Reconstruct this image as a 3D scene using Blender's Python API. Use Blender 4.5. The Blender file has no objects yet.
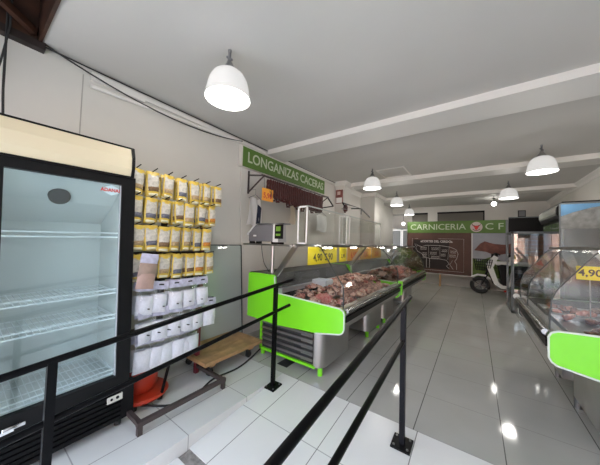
import bpy, bmesh, math, random
from mathutils import Vector, Matrix, Euler
random.seed(7)
PI = math.pi
SC = bpy.context.scene
COL = SC.collection

# ------------------------------------------------------------------ materials
MATS = {}
def pmat(name, col, rough=0.5, metal=0.0, spec=0.5, emit=None, estr=0.0, noise=0.0, nscale=20.0, col2=None, coat=0.0, sss=0.0, bump=0.0, bscale=60.0):
    if name in MATS: return MATS[name]
    m = bpy.data.materials.new(name); m.use_nodes = True
    nt = m.node_tree; b = nt.nodes['Principled BSDF']
    b.inputs['Base Color'].default_value = (*col, 1); b.inputs['Roughness'].default_value = rough
    b.inputs['Metallic'].default_value = metal; b.inputs['Specular IOR Level'].default_value = spec
    b.inputs['Coat Weight'].default_value = coat
    if sss: b.inputs['Subsurface Weight'].default_value = sss; b.inputs['Subsurface Radius'].default_value = (.01, .004, .003)
    if emit: b.inputs['Emission Color'].default_value = (*emit, 1); b.inputs['Emission Strength'].default_value = estr
    if noise > 0 or col2 or bump:
        tc = nt.nodes.new('ShaderNodeTexCoord')
        n = nt.nodes.new('ShaderNodeTexNoise'); n.inputs['Scale'].default_value = nscale; n.inputs['Detail'].default_value = 4
        nt.links.new(tc.outputs['Object'], n.inputs['Vector'])
        if noise > 0 or col2:
            r = nt.nodes.new('ShaderNodeValToRGB')
            c2 = col2 if col2 else tuple(c * (1 - noise) for c in col)
            r.color_ramp.elements[0].position = .35; r.color_ramp.elements[1].position = .68
            r.color_ramp.elements[0].color = (*c2, 1); r.color_ramp.elements[1].color = (*col, 1)
            nt.links.new(n.outputs['Fac'], r.inputs['Fac']); nt.links.new(r.outputs['Color'], b.inputs['Base Color'])
        if bump:
            n2 = nt.nodes.new('ShaderNodeTexNoise'); n2.inputs['Scale'].default_value = bscale
            nt.links.new(tc.outputs['Object'], n2.inputs['Vector'])
            bp = nt.nodes.new('ShaderNodeBump'); bp.inputs['Strength'].default_value = bump; bp.inputs['Distance'].default_value = .01
            nt.links.new(n2.outputs['Fac'], bp.inputs['Height']); nt.links.new(bp.outputs['Normal'], b.inputs['Normal'])
    MATS[name] = m
    return m

def glass(name, tint=(.96, .98, .97), refl=1.0, rough=0.0, ior=1.5, haze=0.0, hcol=(.66, .72, .69)):
    if name in MATS: return MATS[name]
    m = bpy.data.materials.new(name); m.use_nodes = True
    nt = m.node_tree; nt.nodes.clear()
    out = nt.nodes.new('ShaderNodeOutputMaterial'); mix = nt.nodes.new('ShaderNodeMixShader')
    tr = nt.nodes.new('ShaderNodeBsdfTransparent'); tr.inputs['Color'].default_value = (*tint, 1)
    gl = nt.nodes.new('ShaderNodeBsdfGlossy'); gl.inputs['Roughness'].default_value = rough
    lw = nt.nodes.new('ShaderNodeLayerWeight'); lw.inputs['Blend'].default_value = .5
    fr = nt.nodes.new('ShaderNodeMath'); fr.operation = 'POWER'; fr.inputs[1].default_value = 5
    nt.links.new(lw.outputs['Facing'], fr.inputs[0])
    r0 = ((ior - 1) / (ior + 1)) ** 2
    mu = nt.nodes.new('ShaderNodeMath'); mu.operation = 'MULTIPLY_ADD'; mu.inputs[1].default_value = min(1, (1 - r0) * .5 * max(refl, .8)); mu.inputs[2].default_value = r0 * refl; mu.use_clamp = True
    nt.links.new(fr.outputs[0], mu.inputs[0]); nt.links.new(mu.outputs[0], mix.inputs[0])
    if haze:
        df = nt.nodes.new('ShaderNodeBsdfDiffuse'); df.inputs['Color'].default_value = (*hcol, 1)
        m2 = nt.nodes.new('ShaderNodeMixShader'); m2.inputs[0].default_value = haze
        nt.links.new(tr.outputs[0], m2.inputs[1]); nt.links.new(df.outputs[0], m2.inputs[2]); tr = m2
    nt.links.new(tr.outputs[0], mix.inputs[1]); nt.links.new(gl.outputs[0], mix.inputs[2]); nt.links.new(mix.outputs[0], out.inputs[0])
    MATS[name] = m
    return m

def tile_mat(name, c1, c2, mortar, rough, off, size=.55, mort=.0035, vein=.06, cross=.55):
    m = bpy.data.materials.new(name); m.use_nodes = True
    nt = m.node_tree; b = nt.nodes['Principled BSDF']
    g = nt.nodes.new('ShaderNodeNewGeometry'); mp = nt.nodes.new('ShaderNodeMapping')
    mp.inputs['Location'].default_value = (-off[0] + 20 * size, -off[1] + 20 * size, 0)
    br = nt.nodes.new('ShaderNodeTexBrick'); br.offset = 0; br.squash = 1
    br.inputs['Scale'].default_value = 1; br.inputs['Brick Width'].default_value = size; br.inputs['Row Height'].default_value = 500.0
    br2 = nt.nodes.new('ShaderNodeTexBrick'); br2.offset = 0; br2.squash = 1; br2.inputs['Scale'].default_value = 1; br2.inputs['Brick Width'].default_value = 500.0; br2.inputs['Row Height'].default_value = size; br2.inputs['Mortar Size'].default_value = mort; br2.inputs['Color1'].default_value = (1, 1, 1, 1); br2.inputs['Color2'].default_value = (1, 1, 1, 1); br2.inputs['Mortar'].default_value = (cross, cross, cross, 1)
    mx2 = nt.nodes.new('ShaderNodeMixRGB'); mx2.blend_type = 'MULTIPLY'; mx2.inputs[0].default_value = 1
    br.inputs['Mortar Size'].default_value = mort; br.inputs['Mortar Smooth'].default_value = .1; br.inputs['Bias'].default_value = 0
    br.inputs['Color1'].default_value = (*c1, 1); br.inputs['Color2'].default_value = (*c2, 1); br.inputs['Mortar'].default_value = (*mortar, 1)
    n = nt.nodes.new('ShaderNodeTexNoise'); n.inputs['Scale'].default_value = 1.7; n.inputs['Detail'].default_value = 6
    mx = nt.nodes.new('ShaderNodeMixRGB'); mx.blend_type = 'MULTIPLY'; mx.inputs[0].default_value = 1
    r = nt.nodes.new('ShaderNodeValToRGB'); r.color_ramp.elements[0].position = .3; r.color_ramp.elements[1].position = .7
    r.color_ramp.elements[0].color = (1 - vein, 1 - vein, 1 - vein * 1.2, 1); r.color_ramp.elements[1].color = (1, 1, 1, 1)
    L = nt.links.new
    L(g.outputs['Position'], mp.inputs['Vector']); L(mp.outputs['Vector'], br.inputs['Vector']); L(g.outputs['Position'], n.inputs['Vector'])
    L(n.outputs['Fac'], r.inputs['Fac']); L(br.outputs['Color'], mx.inputs[1]); L(r.outputs['Color'], mx.inputs[2]); L(mp.outputs['Vector'], br2.inputs['Vector']); L(mx.outputs['Color'], mx2.inputs[1]); L(br2.outputs['Color'], mx2.inputs[2]); L(mx2.outputs['Color'], b.inputs['Base Color'])
    b.inputs['Roughness'].default_value = rough
    MATS[name] = m
    return m

def brick_mat(name, c1, c2, mortar, w=.25, h=.08):
    m = bpy.data.materials.new(name); m.use_nodes = True
    nt = m.node_tree; b = nt.nodes['Principled BSDF']
    tc = nt.nodes.new('ShaderNodeTexCoord'); mp = nt.nodes.new('ShaderNodeMapping'); mp.inputs['Rotation'].default_value = (PI / 2, 0, 0)
    br = nt.nodes.new('ShaderNodeTexBrick'); br.inputs['Scale'].default_value = 1; br.inputs['Brick Width'].default_value = w; br.inputs['Row Height'].default_value = h
    br.inputs['Mortar Size'].default_value = .01
    br.inputs['Color1'].default_value = (*c1, 1); br.inputs['Color2'].default_value = (*c2, 1); br.inputs['Mortar'].default_value = (*mortar, 1)
    nt.links.new(tc.outputs['Object'], mp.inputs['Vector']); nt.links.new(mp.outputs['Vector'], br.inputs['Vector']); nt.links.new(br.outputs['Color'], b.inputs['Base Color'])
    b.inputs['Roughness'].default_value = .9
    return m

WALL = pmat('painted_wall', (.665, .645, .60), .75, noise=.06, nscale=1.3, bump=.08, bscale=25)
CEIL = pmat('painted_ceiling', (.59, .573, .54), .8, noise=.05, nscale=1.1, bump=.05, bscale=18)
TRIMW = pmat('white_trim', (.76, .74, .70), .55)
FLOOR = tile_mat('polished_tiles', (.50, .495, .46), (.48, .475, .445), (.13, .13, .12), .065, (.17, 2.09), vein=.10, cross=.75)
PLAT = tile_mat('platform_tiles', (.68, .685, .67), (.67, .675, .66), (.34, .34, .33), .16, (-1.92, 1.03), vein=.08)
RAMP = tile_mat('ramp_tiles', (.78, .78, .76), (.76, .76, .74), (.28, .28, .27), .25, (-.90, 2.09), vein=.05)
BLACK = pmat('black_plastic', (.006, .006, .0065), .4, spec=.2)
BLKGLOSS = pmat('black_paint', (.003, .003, .0035), .32, spec=.12)
POSTM = pmat('charcoal_paint', (.009, .0095, .012), .45, spec=.15)
STEEL = pmat('stainless_steel', (.52, .52, .51), .28, 1.0, noise=.12, nscale=3)
STEELD = pmat('dull_steel', (.30, .30, .30), .42, .9)
CHROME = pmat('chrome', (.75, .75, .75), .12, 1.0)
GREEN = pmat('lime_green', (.22, .80, .02), .32, coat=.3)
SIGNG = pmat('sign_green', (.088, .185, .022), .5, noise=.12, nscale=3)
SIGNT = pmat('sign_lettering', (.52, .59, .43), .6)
WHITE = pmat('white_plastic', (.80, .80, .78), .4)
CREAM = pmat('cream_sign_face', (.66, .59, .42), .45, emit=(1.0, .86, .58), estr=.04)
LINER = pmat('fridge_liner', (.76, .775, .76), .45)
WIRE = pmat('white_wire', (.90, .91, .92), .35)
DARKIN = pmat('dark_interior', (.06, .065, .07), .5)
WOODD = pmat('dark_wood', (.075, .028, .014), .6, noise=.6, nscale=6)
WOODL = pmat('light_wood', (.50, .30, .14), .6, noise=.35, nscale=9)
REDP = pmat('maroon_paint', (.16, .022, .03), .45)
BROWNP = pmat('brown_paint', (.055, .04, .038), .5)
REDO = pmat('orange_red_plastic', (.50, .04, .015), .4)
YEL = pmat('yellow_foil', (.72, .51, .08), .35, noise=.15, nscale=14)
LABELW = pmat('pouch_label', (.66, .62, .54), .4, noise=.35, nscale=45)
SPICE = [pmat('spice_%s' % n, c, .7, noise=.35, nscale=60) for n, c in (('brown', (.20, .12, .06)), ('tan', (.48, .34, .18)), ('slate', (.16, .16, .20)), ('orange', (.62, .24, .04)))]
PINKP = pmat('pinkish_powder', (.47, .32, .27), .6, noise=.15, nscale=20)
CLEARB = glass('clear_bag', (.98, .985, .99), 1.0, .12)
SALT = pmat('white_granules', (.78, .79, .85), .7, noise=.10, nscale=50)
LAV = pmat('lavender_header_card', (.56, .56, .70), .5, noise=.22, nscale=35)
GLASS = glass('clear_glass', (.98, .988, .984), .6)
DOORG = glass('fridge_door_glass', (.88, .94, .95), 1.5)
ENDREFL = glass('smoky_end_glass', (.8, .84, .74), 2.0, .03, haze=.5, hcol=(.12, .13, .06))  # greenish brown reflection painted into the glass as a diffuse tint
GREENG = glass('greenish_glass', (.90, .94, .92), 2.0, .02, haze=.55)
SIDEG = glass('reflective_glass', (.84, .87, .88), 7.0, .02)
SHADE = pmat('lamp_glass', (.50, .50, .49), .25, emit=(1.0, .985, .96), estr=.45)
BULB = pmat('lit_bulb', (1, 1, 1), .3, emit=(1.0, .97, .92), estr=16)
FROST = pmat('lit_diffuser', (1, 1, 1), .3, emit=(1.0, .98, .95), estr=7.0)
SAUS = pmat('cured_sausage', (.085, .010, .008), .5, noise=.5, nscale=30)
CLOTH = pmat('white_cloth', (.93, .93, .92), .9)
CLOTHD = pmat('navy_cloth', (.02, .025, .05), .9)
ORANGE = pmat('orange_card', (.85, .36, .02), .5)
YCARD = pmat('yellow_card', (.82, .70, .02), .5)
OCARD = pmat('ochre_card', (.72, .36, .05), .5)
INK = pmat('black_ink', (.015, .014, .013), .6)
REDINK = pmat('red_ink', (.55, .03, .02), .6)
RUBBER = pmat('rubber', (.02, .02, .02), .7)
GREYP = pmat('grey_plastic', (.17, .17, .18), .5)
LCD = pmat('green_lcd', (.12, .25, .03), .3, emit=(.42, .75, .10), estr=.12)
CHOC = pmat('brown_board', (.105, .045, .032), .6, noise=.25, nscale=3)
CHOCD = pmat('dark_board_centre', (.022, .013, .012), .7, noise=.3, nscale=4)
CHALK = pmat('chalk_line', (.66, .60, .56), .9)
PALE = pmat('pale_photo_ground', (.40, .41, .46), .6, noise=.2, nscale=2.5)
HAMM = pmat('ham_picture', (.22, .075, .055), .6, noise=.45, nscale=9)
LEAF = pmat('plastic_greenery', (.05, .14, .02), .6, noise=.4, nscale=20)
GREYM = pmat('grey_metal_frame', (.17, .19, .20), .4, .4)
MEATS = [pmat('meat_%s' % n, c, .42, col2=c2, nscale=26, coat=.25) for n, c, c2 in (
    ('pink', (.58, .27, .21), (.34, .10, .08)), ('pale', (.72, .52, .42), (.50, .27, .20)), ('brown', (.24, .085, .055), (.09, .028, .02)),
    ('red', (.42, .05, .045), (.26, .025, .02)), ('fatty', (.80, .58, .47), (.24, .07, .05)))]
SCRAP = pmat('meat_scraps', (.60, .38, .30), .45, col2=(.14, .045, .035), nscale=30, bump=1.0, bscale=34, coat=.2)
MINCE = pmat('minced_meat', (.52, .09, .08), .5, col2=(.62, .30, .27), nscale=70, bump=.8, bscale=90)

# ------------------------------------------------------------------ mesh builder
class MB:
    def __init__(s): s.bm = bmesh.new()
    def box(s, a, b, bev=0.0):
        x0, x1 = sorted((a[0], b[0])); y0, y1 = sorted((a[1], b[1])); z0, z1 = sorted((a[2], b[2]))
        r = bmesh.ops.create_cube(s.bm, size=1)
        M = Matrix.Translation(((x0 + x1) / 2, (y0 + y1) / 2, (z0 + z1) / 2)) @ Matrix.Diagonal((max(x1 - x0, 1e-4), max(y1 - y0, 1e-4), max(z1 - z0, 1e-4), 1))
        bmesh.ops.transform(s.bm, matrix=M, verts=r['verts'])
        if bev:
            es = {e for v in r['verts'] for e in v.link_edges}
            bmesh.ops.bevel(s.bm, geom=list(es), offset=bev, segments=2, affect='EDGES', profile=.6)
        return s
    def bar(s, p, q, w, h=None, up=(0, 0, 1)):
        p, q = Vector(p), Vector(q); h = h or w; d = (q - p)
        y = d.normalized(); u = Vector(up)
        if abs(y.dot(u)) > .98: u = Vector((0, 1, 0)) if abs(y.y) < .9 else Vector((1, 0, 0))
        x = y.cross(u).normalized(); z = x.cross(y)
        r = bmesh.ops.create_cube(s.bm, size=1)
        M = Matrix((x, y, z)).transposed().to_4x4(); M.translation = (p + q) / 2
        bmesh.ops.transform(s.bm, matrix=M @ Matrix.Diagonal((w, d.length, h, 1)), verts=r['verts'])
        return s
    def cyl(s, p, q, r, r2=None, seg=14):
        p, q = Vector(p), Vector(q); d = q - p
        c = bmesh.ops.create_cone(s.bm, cap_ends=True, segments=seg, radius1=r, radius2=r if r2 is None else r2, depth=d.length)
        M = d.to_track_quat('Z', 'Y').to_matrix().to_4x4(); M.translation = (p + q) / 2
        bmesh.ops.transform(s.bm, matrix=M, verts=c['verts'])
        return s
    def sphere(s, c, r, sc=(1, 1, 1), u=14, v=10):
        k = bmesh.ops.create_uvsphere(s.bm, u_segments=u, v_segments=v, radius=r)
        bmesh.ops.transform(s.bm, matrix=Matrix.Translation(c) @ Matrix.Diagonal((*sc, 1)), verts=k['verts'])
        return s
    def tube(s, pts, r, seg=8, caps=True):
        pts = [Vector(p) for p in pts]; rings = []
        for i, p in enumerate(pts):
            t = (pts[min(i + 1, len(pts) - 1)] - pts[max(i - 1, 0)]).normalized()
            u = Vector((0, 0, 1)) if abs(t.z) < .9 else Vector((1, 0, 0))
            a = t.cross(u).normalized(); b = a.cross(t)
            rr = r[i] if isinstance(r, (list, tuple)) else r
            rings.append([s.bm.verts.new(p + a * math.cos(2 * PI * k / seg) * rr + b * math.sin(2 * PI * k / seg) * rr) for k in range(seg)])
        for A, B in zip(rings, rings[1:]):
            for k in range(seg):
                s.bm.faces.new((A[k], A[(k + 1) % seg], B[(k + 1) % seg], B[k]))
        if caps: s.bm.faces.new(rings[0][::-1]); s.bm.faces.new(rings[-1])
        return s
    def lathe(s, prof, c=(0, 0, 0), seg=24, rib=0.0):
        rings = []
        for r, z in prof:
            rings.append([s.bm.verts.new((c[0] + r * (1 + rib * (k % 2)) * math.cos(2 * PI * k / seg), c[1] + r * (1 + rib * (k % 2)) * math.sin(2 * PI * k / seg), c[2] + z)) for k in range(seg)])
        for A, B in zip(rings, rings[1:]):
            for k in range(seg): s.bm.faces.new((A[k], A[(k + 1) % seg], B[(k + 1) % seg], B[k]))
        return s
    def prism(s, poly, axis, a, b):
        """poly: 2D points; axis 'y' -> (x,z) extruded along y; 'x' -> (y,z); 'z' -> (x,y)."""
        def P(u, v, w): return {'y': (u, w, v), 'x': (w, u, v), 'z': (u, v, w)}[axis]
        A = [s.bm.verts.new(P(u, v, a)) for u, v in poly]; B = [s.bm.verts.new(P(u, v, b)) for u, v in poly]
        s.bm.faces.new(A); s.bm.faces.new(B[::-1]); n = len(poly)
        for i in range(n): s.bm.faces.new((A[i], B[i], B[(i + 1) % n], A[(i + 1) % n]))
        return s
    def sheet(s, pts, th, nrm=None):
        """extruded open polyline of (x,z) along y: pts, y0,y1 given in nrm"""
        y0, y1 = nrm
        off = []
        for i, p in enumerate(pts):
            t = Vector(pts[min(i + 1, len(pts) - 1)]) - Vector(pts[max(i - 1, 0)]); t.normalize()
            off.append((p[0] - t.y * th, p[1] + t.x * th))
        for i in range(len(pts) - 1):
            s.prism([pts[i], pts[i + 1], off[i + 1], off[i]], 'y', y0, y1)
        return s
    def build(s, name, m, parent=None, smooth=False, kind=None):
        bmesh.ops.recalc_face_normals(s.bm, faces=s.bm.faces)
        if parent is not None:
            r = parent
            while r.parent: r = r.parent
            M = (Matrix.Translation(r.location) @ r.rotation_euler.to_matrix().to_4x4()).inverted()
            if r.get('_local'): M = Matrix.Identity(4)
            bmesh.ops.transform(s.bm, matrix=M, verts=s.bm.verts)
        me = bpy.data.meshes.new(name); s.bm.to_mesh(me); s.bm.free()
        me.materials.append(m)
        if smooth:
            for p in me.polygons: p.use_smooth = True
            try: me.set_sharp_from_angle(angle=math.radians(40))
            except Exception: pass
        o = bpy.data.objects.new(name, me); COL.objects.link(o)
        if parent is not None: o.parent = parent
        if kind: o['kind'] = kind
        return o

def empty(name, loc, label, cat, group=None, rz=0.0):
    o = bpy.data.objects.new(name, None); COL.objects.link(o); o.empty_display_size = .05
    o.location = loc; o.rotation_euler = (0, 0, rz); tag(o, label, cat, group); return o
def tag(o, label, cat, group=None):
    o['label'] = label; o['category'] = cat
    if group: o['group'] = group
    return o
def recentre(o):
    """move a one-mesh thing's origin to the middle of its base"""
    vs = [v.co for v in o.data.vertices]
    c = Vector(((min(v.x for v in vs) + max(v.x for v in vs)) / 2, (min(v.y for v in vs) + max(v.y for v in vs)) / 2, min(v.z for v in vs)))
    o.data.transform(Matrix.Translation(-c)); o.location = c; return o
def copy_tree(o, parent=None):
    c = o.copy(); COL.objects.link(c)
    if parent: c.parent = parent
    for ch in list(o.children): copy_tree(ch, c)
    return c
def struct(name, mb, m, smooth=False): return mb.build(name, m, smooth=smooth, kind='structure')

def text_mesh(name, body, size, M, m, parent, ext=.002, align='CENTER', sx=1.0, bold=0.0):
    cu = bpy.data.curves.new(name, 'FONT'); cu.body = body; cu.size = size; cu.extrude = ext; cu.align_x = align; cu.align_y = 'CENTER'; cu.offset = bold
    cu.resolution_u = 3
    t = bpy.data.objects.new(name + '_tmp', cu); COL.objects.link(t)
    bpy.context.view_layer.update()
    me = bpy.data.meshes.new_from_object(t.evaluated_get(bpy.context.evaluated_depsgraph_get()))
    bpy.data.objects.remove(t)
    r = parent
    while r.parent: r = r.parent
    Mi = (Matrix.Translation(r.location) @ r.rotation_euler.to_matrix().to_4x4()).inverted()
    me.transform(Mi @ M @ Matrix.Diagonal((sx, 1, 1, 1)))
    me.materials.clear(); me.materials.append(m); me.name = name
    o = bpy.data.objects.new(name, me); COL.objects.link(o); o.parent = parent
    return o
def face_x(x, y, z):   # text facing +X, reading along +Y
    return Matrix.Translation((x, y, z)) @ Matrix(((0, 0, 1, 0), (1, 0, 0, 0), (0, 1, 0, 0), (0, 0, 0, 1)))
def face_ny(x, y, z):  # text facing -Y, reading along +X
    return Matrix.Translation((x, y, z)) @ Matrix(((1, 0, 0, 0), (0, 0, -1, 0), (0, 1, 0, 0), (0, 0, 0, 1)))

XL, XR, YB, ZC = -2.77, 1.86, 10.4, 2.88
# ------------------------------------------------------------------ the room
struct('floor', MB().box((-1.66, 2.09, -.12), (XR, 13.0, 0)).box((XL - .1, 2.09, -.12), (-1.66, 13.0, 0)), FLOOR)
struct('floor_platform', MB().box((XL - .1, -.9, -.30), (-1.66, 2.09, 0)), PLAT)
ZR = lambda y: -.088 * (2.09 - y)
# ramp: a wedge with a drain slot
def wedge(y0, y1): return MB().prism([(y0, ZR(y0) - .12), (y1, ZR(y1) - .12), (y1, ZR(y1)), (y0, ZR(y0))], 'x', -1.66, XR)
struct('floor_ramp', wedge(1.04, 2.09), RAMP)
struct('floor_ramp_lower', wedge(-.9, .955), RAMP)
struct('trim_drain', MB().prism([(.955, ZR(.955) - .03), (1.04, ZR(1.04) - .03), (1.04, ZR(1.04) - .006), (.955, ZR(.955) - .006)], 'x', -1.655, XR), pmat('drain_grate', (.34, .32, .30), .6, .3, noise=.4, nscale=40))
struct('wall_left', MB().box((XL - .1, -.9, -.3), (XL, YB + .1, 3.3)), WALL)
struct('wall_right', MB().box((XR, -.9, -.3), (XR + .1, YB + .1, 3.3)), WALL)
struct('ceiling', MB().box((XL - .1, .31, ZC), (XR + .1, YB + 3, ZC + .12)), CEIL)
# shop-front shutter recess above the entrance
struct('trim_recess_front', MB().box((XL, .29, ZC - .012), (XR, .31, 3.30)), WOODD)
struct('trim_recess_top', MB().box((XL, -.9, 3.28), (XR, .31, 3.36)), WOODD)
struct('trim_recess_side', MB().box((XL, -.9, 2.87), (XL + .03, .29, 3.28)), WOODD)
struct('trim_recess_batten', MB().box((XL, -.9, 2.82), (XL + .07, .33, 2.875)), pmat('black_wood', (.02, .012, .01), .6))
struct('trim_recess_rib', MB().bar((-2.40, -.2, 3.05), (-2.72, .27, 2.93), .04, .05), WOODD)
struct('wall_front', MB().box((XL, -.95, 2.38), (XR, -.9, 3.36)), WALL)  # unseen lintel behind the camera, brought low to shade the near wall
# beams
struct('trim_beam', MB().box((XL, 2.87, ZC - .078), (XR, 3.30, ZC)), TRIMW)
struct('trim_beam_middle', MB().box((XL, 5.55, ZC - .085), (XR, 5.95, ZC)), TRIMW)
struct('trim_beam_back', MB().box((XL, 7.88, ZC - .085), (XR, 8.25, ZC)), TRIMW)
# pilasters and crown
struct('trim_pilaster', MB().box((XL, 5.30, 0), (XL + .24, 5.72, ZC)), WALL)
struct('trim_pilaster_wide', MB().box((XL, 6.95, 0), (XL + .42, 7.85, ZC)), WALL)
cr = [(0, ZC - .11), (.012, ZC - .11), (.03, ZC - .07), (.07, ZC - .03), (.075, ZC), (0, ZC)]
def crown(x, s, y0, y1): return MB().prism([(x + s * u, v) for u, v in cr], 'y', y0, y1)
struct('trim_cable_duct', MB().box((XL, .62, 2.775), (XL + .035, 1.05, 2.84)).box((XL, 1.05, 2.80), (XL + .025, 5.30, 2.84)), TRIMW)
struct('trim_crown_left_back', crown(XL, 1, 5.72, 6.95), TRIMW)
struct('trim_crown_right', crown(XR, -1, .31, YB), TRIMW)
struct('trim_crown_pilaster', MB().box((XL, 5.24, ZC - .1), (XL + .30, 5.78, ZC)), TRIMW)
struct('trim_crown_pilaster_wide', MB().box((XL, 6.89, ZC - .1), (XL + .48, 7.9, ZC)), TRIMW)
struct('trim_ceiling_hatch', MB().box((-1.62, 4.80, ZC - .012), (-1.08, 4.83, ZC)).box((-1.62, 5.45, ZC - .012), (-1.08, 5.48, ZC)).box((-1.62, 4.8, ZC - .012), (-1.59, 5.48, ZC)).box((-1.11, 4.8, ZC - .012), (-1.08, 5.48, ZC)), TRIMW)
# wall panel joint cover strip on the left wall, and the pale seam lines
struct('trim_wall_joint', MB().box((XL, .568, 1.9), (XL + .003, .576, 2.80)), pmat('joint_shadow_filler', (.40, .385, .35), .8))  # joint line in one even grey
# back wall: two high openings, an open doorway at its left end
struct('wall_back', MB().box((-2.20, YB, 0), (XR, YB + .12, 2.28)).box((-2.77, YB, 2.66), (XR, YB + .12, ZC)).box((-2.20, YB, 2.28), (-2.02, YB + .12, 2.66))
       .box((-1.46, YB, 2.28), (-1.14, YB + .12, 2.66)).box((.25, YB, 2.28), (XR, YB + .12, 2.66)), WALL)
struct('window_back', MB().box((-1.14, YB + .05, 2.28), (.25, YB + .07, 2.62)).box((-2.02, YB + .05, 2.28), (-1.46, YB + .07, 2.62)), pmat('dim_high_opening', (.12, .11, .09), .5))  # dark panes added in the openings to paint the shade of the room behind
struct('trim_opening_frame', MB().box((-1.14, YB - .02, 2.60), (.27, YB + .02, 2.66)).box((.23, YB - .02, 2.28), (.27, YB + .02, 2.66)).box((-2.02, YB - .02, 2.60), (-1.46, YB + .02, 2.66)), BLACK)
struct('wall_store', MB().box((-4.2, 12.9, 0), (XR, 13.0, ZC)).box((-4.2, YB, 0), (-4.1, 13, ZC)).box((XR, YB, 0), (XR + .1, 13, ZC)), WALL)
struct('floor_store', MB().box((-4.2, YB - .5, -.12), (XL - .1, 13, 0)), FLOOR)
struct('ceiling_store', MB().box((-4.2, YB, ZC), (XL - .1, 13, ZC + .1)), CEIL)
# the street outside (behind the camera): pavement and a facade across the road
struct('floor_street', MB().box((-30, -30, -.45), (30, -.9, -.30)), pmat('pavement', (.42, .41, .40), .9, noise=.2, nscale=2))
fm = MB().prism([(-16, -.3), (16, -.3), (16, 6.5), (3, 4.4), (-1, 3.6), (-16, 3.2)], 'y', -13.2, -13)
struct('wall_street', fm, brick_mat('street_bricks', (.42, .20, .13), (.34, .17, .11), (.5, .46, .42)))
fw = MB()
for i in range(10):
    for j in range(1): fw.box((-15 + i * 3.1, -12.99, 1.0 + j * 3.2), (-13.6 + i * 3.1, -12.9, 3.0 + j * 3.2))
struct('window_street', fw, pmat('street_windows', (.07, .08, .10), .1))

# ------------------------------------------------------------------ wiring and pipe along the left wall
o = MB().tube([(XL + .035, .62, 2.71), (XL + .035, 1.4, 2.755), (XL + .035, 2.30, 2.80)], .017).build('conduit', TRIMW, smooth=True)
tag(recentre(o), 'pale plastic conduit pipe running along the left wall just under the ceiling', 'pipe')
def sag(p, q, d, n=14): return [Vector(p).lerp(Vector(q), i / n) - Vector((0, 0, d * 4 * (i / n) * (1 - i / n))) for i in range(n + 1)]
o = MB().tube(sag((XL + .05, .31, 2.88), (XL + .05, 2.32, 2.82), .13), .006, 6).build('sagging_cable', RUBBER, smooth=True)
tag(recentre(o), 'thin black cable sagging along the left wall from the dark recess to the green sign', 'cable')
o = MB().tube(sag((XL + .03, .31, 2.865), (XL + .03, 2.9, 2.862), .004) + sag((XL + .03, 2.9, 2.862), (XL + .03, 5.28, 2.85), .01)[1:], .006, 6).build('wall_cable', RUBBER, smooth=True)
tag(recentre(o), 'thin dark cable clipped tight along the top of the left wall under the ceiling edge', 'cable')
o = MB().tube([(-2.70, .135, 3.26), (-2.69, .135, 2.85), (-2.69, .14, 2.4), (-2.69, .155, 2.07)], .007, 6).build('hanging_cable', RUBBER, smooth=True)
tag(recentre(o), 'black cable hanging from the dark recess down behind the cream fridge header', 'cable')
o = MB().tube([(-2.68, .15, 3.26), (-2.685, .148, 2.86), (-2.70, .12, 2.6), (-2.72, .08, 2.35), (-2.73, .05, 2.08)], .006, 6).build('hanging_cable', RUBBER, smooth=True)
tag(recentre(o), 'second black cable curving to the far left out of the dark recess', 'cable')
o = MB().tube([(XL + .02, 2.34, 2.45), (XL + .015, 2.36, 1.9), (XL + .015, 2.40, 1.4), (XL + .02, 2.42, 1.0)], .008, 6).build('wall_conduit', TRIMW, smooth=True)
tag(recentre(o), 'white cable running straight down the wall below the left end of the green sign', 'cable')

# ------------------------------------------------------------------ glass-door fridge
fr = empty('display_fridge', (-2.42, .42, 0), 'tall black glass-door display fridge with a cream header, standing empty by the left wall', 'fridge')
FX, FB = -2.11, -2.735
y0, y1 = .065, .77
b = MB()
b.box((FB, y0, .035), (FB + .03, y1, 2.04)).box((FB, y0, .06), (FX - .045, y0 + .035, 2.04)).box((FB, y1 - .035, .06), (FX - .045, y1, 2.04)).box((FB, y0, 1.84), (FX - .05, y1, 2.04)).box((FB, y0, .06), (FX - .05, y1, .315))
b.build('cabinet_body', BLACK, fr)
l = MB()
l.box((FB + .03, y0 + .035, .315), (FB + .04, y1 - .035, 1.84)).box((FB + .03, y0 + .035, .315), (FX - .05, y0 + .045, 1.84)).box((FB + .03, y1 - .045, .315), (FX - .05, y1 - .035, 1.84)).box((FB + .03, y0 + .035, .315), (FX - .05, y1 - .035, .335)).box((FB + .03, y0 + .035, 1.81), (FX - .05, y1 - .035, 1.84))
ln = l.build('liner', LINER, fr)
MB().prism([(FB + .04, 1.50), (-2.42, 1.64), (FX - .10, 1.81), (FB + .04, 1.81)], 'y', y0 + .046, y1 - .046).build('fan_housing', LINER, fr)
n = Vector((1, 0, -.55)).normalized()
c = Vector((-2.355, .395, 1.672))
f = MB(); f.cyl(c - n * .01, c + n * .012, .058, seg=28); fo = f.build('fan_grille', pmat('fan_dark', (.06, .06, .06), .6), fr, smooth=True)
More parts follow.
